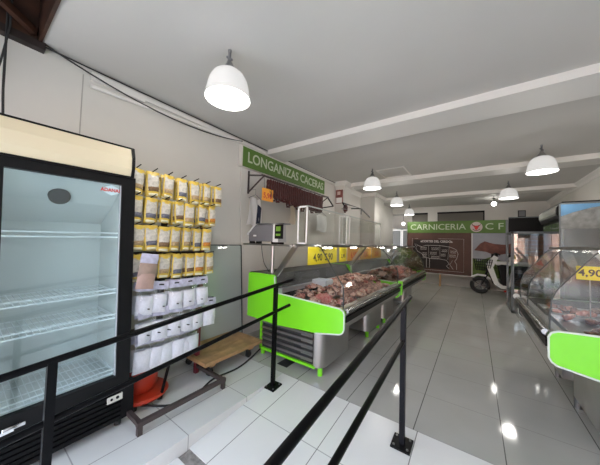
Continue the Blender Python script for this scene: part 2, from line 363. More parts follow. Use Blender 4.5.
# light strip behind the right door jamb
MB().box((FX - .062, y1 - .058, .36), (FX - .047, y1 - .048, 1.79)).build('light_strip', pmat('cold_tube', (1, 1, 1), .4, emit=(.90, .97, 1), estr=3.5), fr)
MB().box((FX - .062, y0 + .048, .36), (FX - .047, y0 + .058, 1.79)).build('light_strip', MATS['cold_tube'], fr)
for z in (.37, .78, .97, 1.39):
    s = MB()
    for yy in (y0 + .055, y1 - .055): s.bar((FB + .06, yy, z), (FX - .11, yy, z), .008)
    s.bar((FX - .11, y0 + .055, z), (FX - .11, y1 - .055, z), .009); s.bar((FX - .105, y0 + .055, z + .03), (FX - .105, y1 - .055, z + .03), .008)
    for k in range(20):
        yy = y0 + .055 + (y1 - y0 - .11) * (k + .5) / 20
        s.bar((FB + .05, yy, z), (FX - .11, yy, z), .0035)
    for k in range(3):
        xx = FB + .06 + (FX - .17 - FB) * k / 3; s.bar((xx, y0 + .055, z - .003), (xx, y1 - .055, z - .003), .006)
    s.build('wire_shelf', WIRE, fr)
d = MB()
d.box((FX - .045, y0, .32), (FX, y0 + .062, 1.84)).box((FX - .045, y1 - .088, .32), (FX, y1, 1.84)).box((FX - .044, y0 + .06, 1.775), (FX, y1 - .086, 1.84)).box((FX - .044, y0 + .06, .32), (FX, y1 - .086, .385))
dr = d.build('door_frame', BLACK, fr)
MB().box((FX - .026, y0 + .06, .383), (FX - .020, y1 - .086, 1.777)).build('door_glass', DOORG, dr)
MB().box((FX - .030, y1 - .095, .39), (FX - .012, y1 - .088, 1.77)).build('door_edge_strip', pmat('pale_grey_strip', (.5, .55, .57), .4), dr)
h = MB().box((FX, .155, .315), (FX + .022, .245, .337), .006); h.bar((FX + .01, .03, .300), (FX + .02, .20, .318), .016); h.build('door_handle', CHROME, dr)
lg = MB()
lg.prism([(.565, 1.725), (.59, 1.748), (.625, 1.765), (.66, 1.748), (.685, 1.728), (.66, 1.706), (.625, 1.69), (.59, 1.706)], 'x', FX - .0195, FX - .0185)
lo = lg.build('logo_sticker', pmat('pale_blue_sticker', (.55, .74, .80), .4), dr)
text_mesh('logo_lettering', 'ADANAK', .034, face_x(FX - .0175, .625, 1.727), REDINK, lo, .0005, sx=.88, bold=.0012)
# header
hp = [(FX - .05, 1.845), (FX + .005, 1.845), (FX + .022, 1.90), (FX + .022, 1.98), (FX + .0, 2.055), (FX - .05, 2.055)]
MB().prism(hp, 'y', y0, y1 - .035).build('header_face', CREAM, fr, smooth=False)
e = MB()
e.prism([(p[0] + (.006 if i in (1, 2, 3, 4) else 0), p[1] + (-.006 if p[1] < 1.9 else .006)) for i, p in enumerate(hp)], 'y', y1 - .036, y1 - .016)
e.box((FX - .06, y0, 2.052), (FX + .004, y1 - .018, 2.064)).box((FX - .045, y0, 1.835), (FX + .012, y1 - .018, 1.847))
e.build('header_edging', BLACK, fr)
# grille at the foot
g = MB().box((FX - .05, y0, .05), (FX - .012, y1 + .035, .315))
gp = g.build('base_panel', BLACK, fr)
lv = MB()
for k in range(6): lv.bar((FX - .008, y0 + .03, .085 + k * .033), (FX - .008, y1 - .05, .085 + k * .033), .016, .006)
lv.build('louver', BLKGLOSS, gp)
t = MB().box((FX - .012, .635, .205), (FX + .002, .728, .252), .003); tp = t.build('thermostat_panel', pmat('ivory_plate', (.62, .62, .56), .5), gp)
MB().cyl((FX, .66, .23), (FX + .006, .66, .23), .008).cyl((FX, .695, .232), (FX + .008, .695, .232), .010).build('switch', BLACK, tp)
for yy in (y0 + .05, y1 - .05):
    for xx in (FB + .05, FX - .06): MB().cyl((xx, yy, 0), (xx, yy, .065), .022).build('foot', RUBBER, fr)

fr.rotation_euler.x = .022; fr.location.y += .045   # leans a little on the uneven floor

# ------------------------------------------------------------------ peg rack with pouches
PX = -2.38
rk = empty('peg_rack', (PX, 1.15, 0), 'maroon and brown metal peg rack of hanging pouches beside the black fridge', 'rack')
UY = (.80, 1.13, 1.53)
for yy in (UY[0], UY[2]):
    MB().box((PX - .02, yy - .02, .0), (PX + .02, yy + .02, 2.0)).build('upright', REDP, rk)
MB().box((PX - .02, UY[1] - .02, .55), (PX + .02, UY[1] + .02, 2.0)).build('upright', BROWNP, rk)
for yy in (.82, 1.53):
    MB().box((PX + .021, yy - .015, .06), (-1.951, yy + .015, .092)).build('foot_bar', BROWNP, rk)
b = MB().box((-1.95, .80, .06), (-1.918, 1.55, .095))
for yy in (.82, 1.53): b.box((-1.95, yy - .016, 0), (-1.918, yy + .016, .06))
b.build('front_rail', BROWNP, rk)
ROWZ = [1.935, 1.72, 1.49, 1.25, 1.02, .80, .59]
for z in ROWZ: MB().box((PX - .012, UY[0], z - .008), (PX + .012, UY[2], z + .022)).build('cross_bar', BROWNP, rk)
def hook(y, z, ln):
    MB().tube([(PX + .01, y, z + .01), (PX + ln * .6, y, z + .012), (PX + ln, y + .0, z + .030)], .0045, 6).build('peg_hook', BLACK, rk)

def pouch_proto(kind, spice=0):
    """hanging pouch, origin at its hook hole; hangs below; faces +x"""
    r = bpy.data.objects.new('spice_pouch' if kind == 'y' else 'salt_bag', None); COL.objects.link(r); r['_local'] = 1
    w, h, t = (.104, .190, .040) if kind == 'y' else (.120, .235, .046)
    def pillow(z0, z1, th, y0=-w / 2, y1=w / 2, x=0, seg=6, jx=0.0):
        m = MB(); V = []
        for side in (1, -1):
            G = []
            for i in range(seg + 1):
                row = []
                for j in range(seg + 1):
                    u, v = i / seg, j / seg
                    q = (math.sin(PI * u) ** .6) * (math.sin(PI * v) ** .6)
                    row.append(m.bm.verts.new((x + side * (th / 2 * q + .0012), y0 + (y1 - y0) * u + .002 * math.sin(9 * v + 3 * u), z0 + (z1 - z0) * v)))
                G.append(row)
            V.append(G)
            for i in range(seg):
                for j in range(seg): m.bm.faces.new((G[i][j], G[i + 1][j], G[i + 1][j + 1], G[i][j + 1]))
        return m
    if kind == 'y':
        pillow(-h, .018, t).build('foil_body', YEL, r, smooth=True)
        pillow(-h * .74, -.008, t * .8, -w * .43, w * .43, .008).build('front_label', LABELW, r, smooth=True)
        pillow(-h * .80, -h * .55, t * .82, -w * .40, w * .40, .0095).build('spice_window', SPICE[spice], r, smooth=True)
        pillow(-h * .985, -h * .86, t * .5, -w * .36, w * .36, .005).build('bottom_band', pmat('cream_band', (.74, .70, .50), .5), r, smooth=True)
    elif kind == 'p':
        pillow(-h, -.05, t, ).build('powder', PINKP, r, smooth=True)
        pillow(-h * .62, -.05, t * .9, x=.006).build('upper_powder', pmat('dusky_powder', (.34, .25, .20), .6, noise=.2, nscale=30), r, smooth=True)
        pillow(-.055, .02, .012).build('header_card', LAV, r, smooth=True)
    else:
        pillow(-h, -.085, t).build('contents', SALT, r, smooth=True)
        pillow(-h - .004, -.03, t + .008).build('bag_film', CLEARB, r, smooth=True)
        hc = pillow(-.045, .022, .010).build('header_card', LAV, r, smooth=True)
        MB().box((.004, -.016, -.010), (.009, .022, .002)).build('stamp', INK, hc)
    return r
protos = {('y', i): pouch_proto('y', i) for i in range(4)}
protos[('w', 0)] = pouch_proto('w'); protos[('p', 0)] = pouch_proto('p')
used = set()
def put_pouch(key, loc, label, group, rx=0.0, rz=0.0, sc=1.0):
    o = protos[key] if key not in used else copy_tree(protos[key])
    used.add(key)
    o.location = loc; o.rotation_euler = (rx, 0, rz); o.scale = (sc, sc, sc); tag(o, label, 'bag' if key[0] != 'y' else 'pouch', group)
ORD = ['leftmost', 'second from the left', 'third from the left', 'fourth from the left', 'fifth from the left', 'sixth from the left', 'rightmost']
ROWN = ['top row', 'second row', 'third row', 'fourth row']
YR = [(.755, 1.59), (.765, 1.53), (.775, 1.50), (.79, 1.54)]
WORDS = ['brown', 'tan', 'slate grey', 'orange']
for r in range(4):
    a, bb = YR[r]; n = 7
    for k in range(n):
        yy = a + .05 + (bb - a - .10) * k / (n - 1)
        hook(yy, ROWZ[r], .27)
        if r == 3 and k == 1: continue
        depth = 3 if k in (1, 3, 5, 6) else 2
        sp = random.choice([0, 0, 1, 1, 2, 2, 3])
        for q in range(depth):
            xx = PX + .215 - q * .046
            lab = 'yellow pouch with %s contents, %s in the %s' % (WORDS[sp], ORD[k], ROWN[r])
            if q == 1: lab = 'yellow pouch right behind the %s one in the %s' % (ORD[k], ROWN[r])
            if q == 2: lab = 'rearmost yellow pouch on the %s hook of the %s' % (ORD[k], ROWN[r])
            put_pouch(('y', sp), (xx, yy + random.uniform(-.010, .010), ROWZ[r] - .008 + random.uniform(-.006, .006)), lab, 'yellow spice pouches on the peg rack', random.uniform(-.07, .07), random.uniform(-.05, .38), random.uniform(.94, 1.03))
put_pouch(('p', 0), (PX + .285, .90, ROWZ[3] + .0), 'larger clear bag of pinkish brown powder in front of the fourth row of yellow pouches', None, -.12, 0, 1.08)
WR = [(.84, 1.45, 5), (.86, 1.55, 6), (.87, 1.39, 6)]
WN = ['upper white row', 'middle white row', 'bottom white row']
O5 = ['leftmost', 'second from the left', 'third from the left', 'third from the right', 'second from the right', 'rightmost']
for r in range(3):
    a, bb, n = WR[r]
    names = O5 if n == 6 else [O5[0], O5[1], 'middle', O5[4], O5[5]]
    for k in range(n):
        yy = a + .06 + (bb - a - .10) * k / (n - 1)
        hook(yy, ROWZ[4 + r], .27)
        for q in range(2):
            lab = 'clear bag of white granules, %s in the %s' % (names[k], WN[r])
            if q: lab = 'white bag right behind the %s one in the %s' % (names[k], WN[r])
            put_pouch(('w', 0), (PX + .225 - q * .055 - r * .012, yy + random.uniform(-.006, .006), ROWZ[4 + r] - .008), lab, 'clear bags of white granules on the peg rack', random.uniform(-.09, .09), random.uniform(-.28, .28), (1.0, 1.05, 1.15)[r])

# ------------------------------------------------------------------ things behind the rack and on the floor at left
ca = empty('gas_canister', (-2.36, 1.02, 0), 'orange red round canister on a round red base behind the peg rack', 'canister')
MB().lathe([(0, .045), (.20, .045), (.215, .06), (.20, .078), (.13, .085), (0, .085)], (-2.37, 1.0, 0), 32).build('platform', REDO, ca, smooth=True)
for xx in (-2.50, -2.24):
    for yy in (.90, 1.10): MB().cyl((xx, yy, 0), (xx, yy, .05), .022).build('foot', RUBBER, ca)
MB().lathe([(.0, .085), (.125, .085), (.145, .12), (.145, .27), (.12, .33), (.05, .36), (0, .36)], (-2.40, .99, 0)).build('canister_body', REDO, ca, smooth=True)
MB().lathe([(.0, .36), (.06, .36), (.06, .40), (.045, .40), (.045, .37)], (-2.40, .99, 0)).build('collar', BLACK, ca, smooth=True)
MB().bar((-2.19, 1.09, .07), (-2.19, 1.15, .33), .018).bar((-2.19, 1.15, .33), (-2.40, 1.15, .33), .016).build('handle', BLACK, ca)

do = empty('wooden_dolly', (-2.42, 1.92, 0), 'wooden furniture dolly on black castors in front of the leaning glass pane', 'dolly')
m = MB()
for k in range(5): m.box((-2.66 + k * .106, 1.47, .145), (-2.66 + k * .106 + .103, 2.25, .182))
m.build('plank_deck', WOODL, do)
MB().box((-2.64, 1.55, .105), (-2.17, 1.61, .145)).box((-2.64, 2.08, .105), (-2.17, 2.14, .145)).build('batten', WOODL, do)
for xx, yy in ((-2.22, 1.58), (-2.22, 2.11), (-2.60, 1.58), (-2.60, 2.11)):
    MB().cyl((xx - .015, yy, .036), (xx + .015, yy, .036), .036).box((xx - .022, yy - .02, .04), (xx + .022, yy + .02, .106)).build('castor', RUBBER, do)

gp = empty('leaning_glass', (-2.70, 2.12, 0), 'large dark-edged sheet of greenish glass leaning on the left wall beside the rack', 'glass')
lean = .05
def LP(y, z): return (-2.66 - lean * z / 1.33, y, z)
m = MB(); q = [LP(1.62, .01), LP(2.40, .01), LP(2.36, 1.33), LP(1.62, 1.33)]
A = [m.bm.verts.new(p) for p in q]; B = [m.bm.verts.new((p[0] - .006, p[1], p[2])) for p in q]
m.bm.faces.new(A); m.bm.faces.new(B[::-1])
for i in range(4): m.bm.faces.new((A[i], B[i], B[(i + 1) % 4], A[(i + 1) % 4]))
m.build('glass_sheet', GREENG, gp)
m = MB()
for i in (1, 2): m.bar(q[i], q[(i + 1) % 4], .014, .012)
m.build('edge_trim', pmat('dark_edge', (.04, .05, .05), .5), gp)

pts = [(-2.35, .90, .012), (-2.20, .99, .010), (-2.05, 1.12, .010), (-2.02, 1.30, .010), (-2.12, 1.55, .010), (-2.10, 1.85, .010), (-2.18, 2.15, .010), (-2.35, 2.6, .01)]
def cat(P, n=6):
    P = [Vector(p) for p in P]; out = []
    for i in range(len(P) - 1):
        p0, p1, p2, p3 = P[max(i - 1, 0)], P[i], P[i + 1], P[min(i + 2, len(P) - 1)]
        for k in range(n):
            t = k / n
            out.append(.5 * ((2 * p1) + (p2 - p0) * t + (2 * p0 - 5 * p1 + 4 * p2 - p3) * t * t + (3 * p1 - p0 - 3 * p2 + p3) * t ** 3))
    out.append(P[-1]); return out
o = MB().tube(cat(pts), .009, 8).build('floor_cable', RUBBER, smooth=True); tag(recentre(o), 'black power cable curving across the pale floor tiles under the peg rack', 'cable')
fd = MB().box((-1.84, 2.20, .0005), (-1.70, 2.36, .004)); o = fd.build('floor_drain', pmat('dark_grate', (.05, .05, .05), .6, .5)); tag(recentre(o), 'small dark square floor drain in front of the near green counter', 'drain')

# ------------------------------------------------------------------ handrails
def rail(x, label, yn, posts, bend=False):
    r = empty('handrail', (x, posts[0], ZR(posts[0]) if posts[0] < 2.09 else 0), label, 'railing')
    zu = lambda y: .985 + .098 * (y - 2.09); zl = lambda y: .725 + .107 * (y - 2.09)
    MB().cyl((x, yn, zu(yn)), (x, 2.13, zu(2.13)), .0165, seg=16).build('top_bar', BLKGLOSS, r, smooth=True)
    MB().cyl((x, yn, zl(yn)), (x, 2.10 if x < -1 else 1.93, zl(2.10 if x < -1 else 1.93)), .0155, seg=16).build('lower_bar', BLKGLOSS, r, smooth=True)
    for y in posts:
        zb = ZR(y) if y < 2.09 else 0
        if x < -1: zb = max(zb, -.3)
        MB().box((x - .017, y - .017, zb + .008), (x + .017, y + .017, zu(y) + (.0 if x > -1 else .0))).build('post', POSTM if x > -1 else BLKGLOSS, r)
        p = MB().prism([(y - .065, ZR(y - .065) + .0005), (y + .065, ZR(y + .065) + .0005), (y + .065, ZR(y + .065) + .012), (y - .065, ZR(y - .065) + .012)], 'x', x - .065, x + .065)
        po = p.build('base_plate', BLACK, r)
        for a_ in (-.045, .045):
            for c_ in (-.045, .045): MB().cyl((x + a_, y + c_, ZR(y + c_) + .010), (x + a_, y + c_, ZR(y + c_) + .019), .008, seg=6).build('bolt', STEELD, po)
    return r
rail(-.42, 'black two-bar handrail down the middle of the white ramp, nearest the camera', -.75, [1.91, -.3])
rail(-1.61, 'black two-bar handrail along the left edge of the ramp, in front of the fridge', -.75, [1.87, .29])

# ------------------------------------------------------------------ refrigerated meat counters
def counter(root, L, D=1.34, curved=False, ped=(), pane=(), foot=0.0):
    """local frame: x=0 front, x=-D back, y=0 near end .. L far end"""
    k = D / 1.34
    X = lambda x: x * k if x < -.3 else x
    prof = [(X(-1.34), .45), (X(-1.34), .985), (X(-1.31), 1.0), (X(-.92), 1.0), (X(-.90), .985), (X(-.885), .83), (X(-.85), .80), (-.05, .762), (-.015, .745), (0, .715), (0, .565), (-.015, .535), (-.045, .515), (X(-.32), .465), (X(-.85), .435)]
    for nm, ya, yb in (('near', 0, .028), ('far', L - .028, L)):
        p = MB().prism(prof, 'y', ya, yb).build('end_panel', DARKIN if foot and nm == 'near' else GREEN, root)
        rim = MB()
        pr = [(x, z) for x, z in prof]
        for i in range(4, 13):
            a_, c_ = pr[i], pr[i + 1]
            ye = ya if nm == 'near' else yb
            rim.bar((a_[0], ye, a_[1]), (c_[0], ye, c_[1]), .012, .012)
        rim.build('edge_bead', pmat('pale_bead', (.62, .70, .62), .4), p)
    ya, yb = .028, L - .028
    # tank below and the stainless front fascia
    MB().prism([(X(-1.33), .46), (X(-1.33), .66), (-.09, .66), (-.07, .56), (-.10, .53), (X(-.32), .48), (X(-.85), .45)], 'y', ya, yb).build('tank', STEELD, root)
    fs = MB().prism([(-.085, .55), (-.01, .57), (-.01, .735), (-.035, .755), (-.085, .755)], 'y', ya, yb).build('front_fascia', STEEL, root)
    MB().bar((.004, ya, .660), (.004, yb, .660), .016, .055).build('bumper_strip', BLACK, fs)
    MB().tube([(.012, ya, .738), (.012, yb, .738)], .022, 12).build('bumper_tube', pmat('polished_tube', (.40, .40, .40), .2, 1.0), fs, smooth=True)
    # display well and back works
    MB().box((X(-.88), ya, .66), (-.085, yb, .672)).build('display_floor', STEEL, root)
    w = MB().box((X(-1.335), ya, .66), (X(-1.30), yb, 1.0)).box((X(-1.335), ya, .985), (X(-.98), yb, 1.0)).prism([(X(-1.0), .985), (X(-.98), 1.0), (X(-.86), .84), (X(-.88), .83)], 'y', ya, yb).box((X(-.90), ya, .66), (X(-.87), yb, .845))
    w.build('back_works', pmat('dark_work_top', (.018, .019, .02), .35, spec=.25), root)
    MB().box((X(-.87), ya, .80), (X(-.80), yb, .845)).build('air_duct', pmat('pale_duct', (.46, .48, .50), .35, .6), root)
    # glass
    sx, sz = X(-.60), 1.372
    if curved:
        gpts = [(-.04, .755)] + [(-.04 - .56 * k * (1 - math.cos(t)), .80 + .565 * math.sin(t)) for t in [PI / 2 * i / 10 for i in range(11)]]
    elif D < 1.33:
        gpts = [(-.012, .755), (-.014, .88), (-.026, .98), (-.05, 1.045), (-.085, 1.10), (-.245, 1.325), (-.285, 1.358), (-.34, 1.368)]
    else:
        gpts = [(-.03, .755), (-.03, .96), (-.055, 1.0), (-.30, 1.345), (X(-.34), 1.365)]
    m = MB().sheet(gpts, .006, (ya + .02, yb - .02)); m.build('front_glass', GLASS, root, smooth=curved)
    poly = gpts + [(X(-.58), 1.365), (X(-.88), .86), (X(-.88), .80)]
    for i, yy in enumerate([ya + .006, yb - .012] + [p_ for p_ in pane]):
        g = MB().prism(poly, 'y', yy, yy + .006).build('end_glass', ENDREFL if curved and i == 1 else GLASS, root)
        e = MB()
        for a_, c_ in zip(gpts[:-1], gpts[1:]): e.bar((a_[0], yy + .003, a_[1]), (c_[0], yy + .003, c_[1]), .009, .008)
        e.build('glass_edge', pmat('dark_glass_edge', (.02, .03, .028), .3), g)
    MB().box((sx - .06, ya - .02, sz - .012), (-.28, yb + .02, sz)).build('top_shelf', GLASS, root)
    MB().box((sx - .07, ya - .02, sz - .02), (sx - .045, yb + .02, sz + .006)).box((-.285, ya - .02, sz - .02), (-.27, yb + .02, sz + .004)).build('shelf_rail', STEEL, root)
    for yy in (.03, L - .03):
        MB().bar((X(-.90), yy, 1.0), (sx - .02, yy, sz - .01), .055, .026, up=(0, 1, 0)).build('shelf_arm', STEEL, root)
    lamp = MB()
    for q in (.32, .72): lamp.tube([(sx + .02, L * q - .10, sz - .035), (sx + .02, L * q + .10, sz - .035)], .012, 8)
    lamp.build('tube_light', pmat('counter_tube_light', (1, 1, 1), .4, emit=(1, .93, .86), estr=36), root, smooth=True)
    # machine pedestals
    for i, (pa, pb) in enumerate(ped):
        fx, bx = X(-.27), X(-1.17)
        c = [(bx, pa), (fx - .10, pa)] + [(fx - .10 + .10 * math.sin(t), pa + .10 - .10 * math.cos(t)) for t in [PI / 2 * j / 6 for j in range(1, 7)]] + [(fx, pb), (bx, pb)]
        if i == 0:
            # open louvred end, frame and stainless front
            c2 = [(fx - .11, pa)] + c[1:8] + [(fx, pb), (fx - .11, pb)]
            p = MB().prism(c2, 'z', .075, .47).build('pedestal', STEEL, root, smooth=True)
            MB().box((bx, pa + .05, .075), (fx - .11, pb, .45)).build('machine_box', DARKIN, root)
            s = MB()
            for j in range(5):
                z = .125 + j * .066
                s.prism([(pa + .0, z), (pa + .035, z + .022), (pa + .035, z + .034), (pa, z + .026)], 'x', bx + .03, fx - .12)
            s.build('vent_louver', STEELD, root)
            fr_ = MB().box((bx, pa - .005, .06), (fx - .09, pa + .02, .085)).box((bx, pa - .005, .06), (bx + .022, pa + .02, .45)); fr_.build('green_frame', GREEN, root)
            MB().box((fx - .30 * k, pa + .036, .10), (fx - .15 * k, pa + .05, .44)).build('conduit_panel', STEEL, root)
        else:
            MB().prism(c, 'z', .075, .47).build('pedestal', STEEL, root, smooth=True)
        for xx in (fx - .04, bx + .03):
            for yy in ((pa + .03, pb - .04)):
                if i == 0 and yy > pa + .1 and xx > bx + .1: continue
                MB().cyl((xx, yy, -foot), (xx, yy, .075), .026)  .build('caster', STEELD if foot else GREEN, root, smooth=True)
    return root

C1 = empty('meat_counter', (-1.02, 2.20, 0), 'stainless meat counter with lime green end panel, nearest on the left', 'counter', None); C1['_local'] = 1
counter(C1, 2.15, ped=((.07, .72), (1.45, 2.02)))
C2 = empty('meat_counter', (-1.02, 4.40, 0), 'stainless meat counter with rounded glass end, second on the left', 'counter', None); C2['_local'] = 1
counter(C2, 2.62, curved=True, ped=((.10, .6), (1.7, 2.3)))
C3 = empty('meat_counter', (.44, 4.06, .05), 'curved glass counter with lime green end panel at the right edge', 'counter', None, rz=PI); C3['_local'] = 1
counter(C3, 1.51, D=1.30, curved=False, ped=((.1, .5), (.75, 1.42)), pane=(.55,), foot=.05)
MB().box((-.05, -.03, .56), (.03, .03, .79), .008).build('corner_cap', GREEN, C2)
for c in (C1, C2, C3): del c['_local']
o = MB().sphere((.425, 4.10, .802), .034, (1, .7, 1)).build('end_cap', WHITE, smooth=True)
o.parent = C3; o.matrix_parent_inverse = (Matrix.Translation(C3.location) @ Matrix.Rotation(PI, 4, 'Z')).inverted()

# ------------------------------------------------------------------ glass screens on the left counters
def screen(y0, y1, label):
    r = empty('glass_screen', (-1.54, y0, 1.378), label, 'screen')
    xa, xb, z0, z1 = -1.61, -1.48, 1.378, 1.80
    for yy in (y0, y1):
        m = MB(); w = .018
        m.box((xa, yy, z0), (xa + w, yy + .012, z1)).box((xb - w, yy, z0), (xb, yy + .012, z1)).box((xa, yy, z1 - w), (xb, yy + .012, z1)).box((xa, yy, z0), (xb, yy + .012, z0 + w))
        m.build('white_frame', WHITE, r)
        MB().box((xa + w, yy + .004, z0 + w), (xb - w, yy + .008, z1 - w)).build('end_glass', GLASS, r)
    MB().box((xb - .006, y0 + .012, z0), (xb, y1, z1)).build('front_glass', GLASS, r)
    MB().box((xa, y0 + .012, z0), (xa + .006, y1, z1)).build('back_glass', GLASS, r)
    MB().box((xb - .012, y0, z1 - .008), (xb + .001, y1 + .012, z1 + .004)).build('top_edge', pmat('pale_edge', (.40, .44, .42), .3), r)
screen(2.20, 3.22, 'white framed glass screen standing on the near end of the left counter')
screen(3.32, 4.76, 'white framed glass screen behind the first one, further along the left counters')

# ------------------------------------------------------------------ scale on its stand
ss = empty('scale_stand', (-2.06, 2.30, 1.0), 'stainless tray stand on the near back corner of the left counter', 'stand')
MB().box((-2.10, 2.27, 1.0), (-2.02, 2.35, 1.008)).build('base_plate', STEEL, ss)
MB().cyl((-2.06, 2.31, 1.0), (-2.06, 2.31, 1.345), .024).build('pole', STEEL, ss, smooth=True)
MB().box((-2.44, 2.16, 1.345), (-1.68, 2.44, 1.365), .004).build('tray', STEEL, ss)
sl = empty('weighing_scale', (-2.10, 2.30, 1.365), 'grey electronic weighing scale with a green screen on the stainless tray', 'scale')
MB().prism([(-2.40, 1.395), (-1.93, 1.395), (-1.93, 1.60), (-2.28, 1.60), (-2.40, 1.50)], 'y', 2.22, 2.42).build('housing', GREYP, sl)
MB().prism([(-2.44, 1.485), (-2.425, 1.475), (-2.265, 1.605), (-2.285, 1.615)], 'y', 2.21, 2.43).build('keypad_plate', WHITE, sl)
MB().prism([(-1.93, 1.39), (-1.84, 1.39), (-1.86, 1.61), (-1.93, 1.61)], 'y', 2.21, 2.43).build('end_casing', pmat('pale_grey_plastic', (.48, .48, .48), .45), sl)
sd = MB().box((-1.885, 2.185, 1.43), (-1.755, 2.215, 1.60), .006).build('display_head', BLACK, sl)
MB().box((-1.862, 2.181, 1.520), (-1.785, 2.186, 1.575)).box((-1.862, 2.181, 1.465), (-1.785, 2.186, 1.490)).build('screen', LCD, sd)
MB().box((-1.93, 2.205, 1.39), (-1.84, 2.215, 1.60)).build('side_stripe', WHITE, sl)
for xx in (-2.34, -1.92):
    for yy in (2.24, 2.40): MB().box((xx - .05, yy - .015, 1.365), (xx + .05, yy + .015, 1.396)).build('foot', BLACK, sl)
MB().box((-2.26, 2.23, 1.605), (-2.04, 2.41, 1.622), .004).box((-1.99, 2.24, 1.605), (-1.76, 2.41, 1.619), .004).build('weighing_pan', STEELD, sl)
MB().box((-2.31, 2.2185, 1.455), (-2.25, 2.2205, 1.475)).build('rating_label', WHITE, sl)
MB().tube(cat([(-2.30, 2.42, 1.37), (-2.27, 2.40, 1.27), (-2.19, 2.36, 1.12), (-2.08, 2.345, 1.02)]), .005, 6).build('power_lead', RUBBER, sl, smooth=True)

SM = Matrix.Translation((-.30, -.09, 0)) @ Matrix.Diagonal((.90, .72, 1, 1)) @ Matrix.Translation((.30, .09, 0))
for ch in list(sl.children) + list(sd.children): ch.data.transform(SM)

# ------------------------------------------------------------------ hanging sign, rail, sausages
sg = empty('shop_sign', (XL, 3.47, 2.46), 'long green LONGANIZAS CACERAS signboard high on the left wall', 'sign')
MB().box((XL + .005, 2.30, 2.462), (XL + .072, 4.66, 2.770)).build('panel_edge', pmat('sign_edge', (.68, .66, .60), .5), sg)
MB().box((XL + .070, 2.318, 2.462), (XL + .0725, 4.655, 2.752)).build('sign_face', SIGNG, sg)
text_mesh('lettering', 'LONGANIZAS CACERAS', .215, face_x(XL + .073, 3.50, 2.610), SIGNT, sg, .002, sx=.935, bold=.003)
hr = empty('hanging_rail', (-2.60, 3.4, 2.2), 'black metal bracket rail under the green sign holding the sausages', 'rail')
m = MB().bar((-2.45, 2.46, 2.33), (-2.45, 4.38, 2.33), .022).build('rail_bar', BROWNP, hr)
for yy in (2.50, 3.42, 4.36):
    b_ = MB().bar((XL, yy, 2.38), (-2.43, yy, 2.33), .02).bar((XL + .012, yy, 2.10), (XL + .012, yy, 2.44), .02).bar((XL + .012, yy, 2.12), (-2.45, yy, 2.32), .016)
    b_.build('bracket', BROWNP, hr)
MB().bar((-2.45, 4.36, 2.33), (-2.42, 4.56, 2.17), .02).bar((-2.42, 4.56, 2.17), (-2.72, 4.56, 2.15), .018).build('end_hook', BLACK, hr)
NS = 30
nth = ['leftmost', 'second', 'third', 'fourth', 'fifth', 'sixth', 'seventh', 'eighth', 'ninth', 'tenth', 'eleventh', 'twelfth', 'thirteenth', 'fourteenth', 'fifteenth']
for i in range(NS):
    yy = 2.62 + (4.10 - 2.62) * i / (NS - 1); ln = random.uniform(.24, .33) + (.03 if i > 8 else -.03)
    r0 = random.uniform(.018, .023); P = []; R_ = []
    for dx in (-.016, .016):
        seq = range(0, 13) if dx < 0 else range(12, -1, -1)
        for k in seq:
            z = 2.300 - ln * k / 12
            P.append((-2.45 + dx * (1.0 if k > 0 else .6) + random.uniform(-.002, .002), yy + dx * .9 + .004 * math.sin(k + i), z)); R_.append(r0 * (.65 + .35 * abs(math.sin(PI * k / 4 + .5))))
    o = MB().tube(P, R_, 8).build('sausage_string', SAUS, smooth=True)
    if i == 0: w = 'leftmost of the strings'
    elif i == NS - 1: w = 'rightmost of the strings'
    elif i < 15: w = '%s string from the left' % nth[i]
    else: w = '%s string from the right' % nth[NS - 1 - i]
    tag(recentre(o), 'dark red sausage looped on the rail under the green sign, %s' % w, 'sausage', 'sausage strings under the green sign')
tg = empty('price_tag', (-2.44, 2.56, 1.97), 'orange price card hanging at the left end of the sausage rail', 'price tag')
tm = MB().box((-2.424, 2.45, 1.97), (-2.420, 2.68, 2.15)).build('card', ORANGE, tg)
MB().tube([(-2.43, 2.5, 2.15), (-2.44, 2.5, 2.32)], .003, 5).tube([(-2.43, 2.63, 2.15), (-2.44, 2.63, 2.32)], .003, 5).build('hanging_wire', BROWNP, tg)
text_mesh('price', '5,90', .105, face_x(-2.4195, 2.565, 2.045), REDINK, tg, .0005, bold=.002)
text_mesh('heading', 'kg', .05, face_x(-2.4195, 2.62, 2.12), INK, tg, .0005)

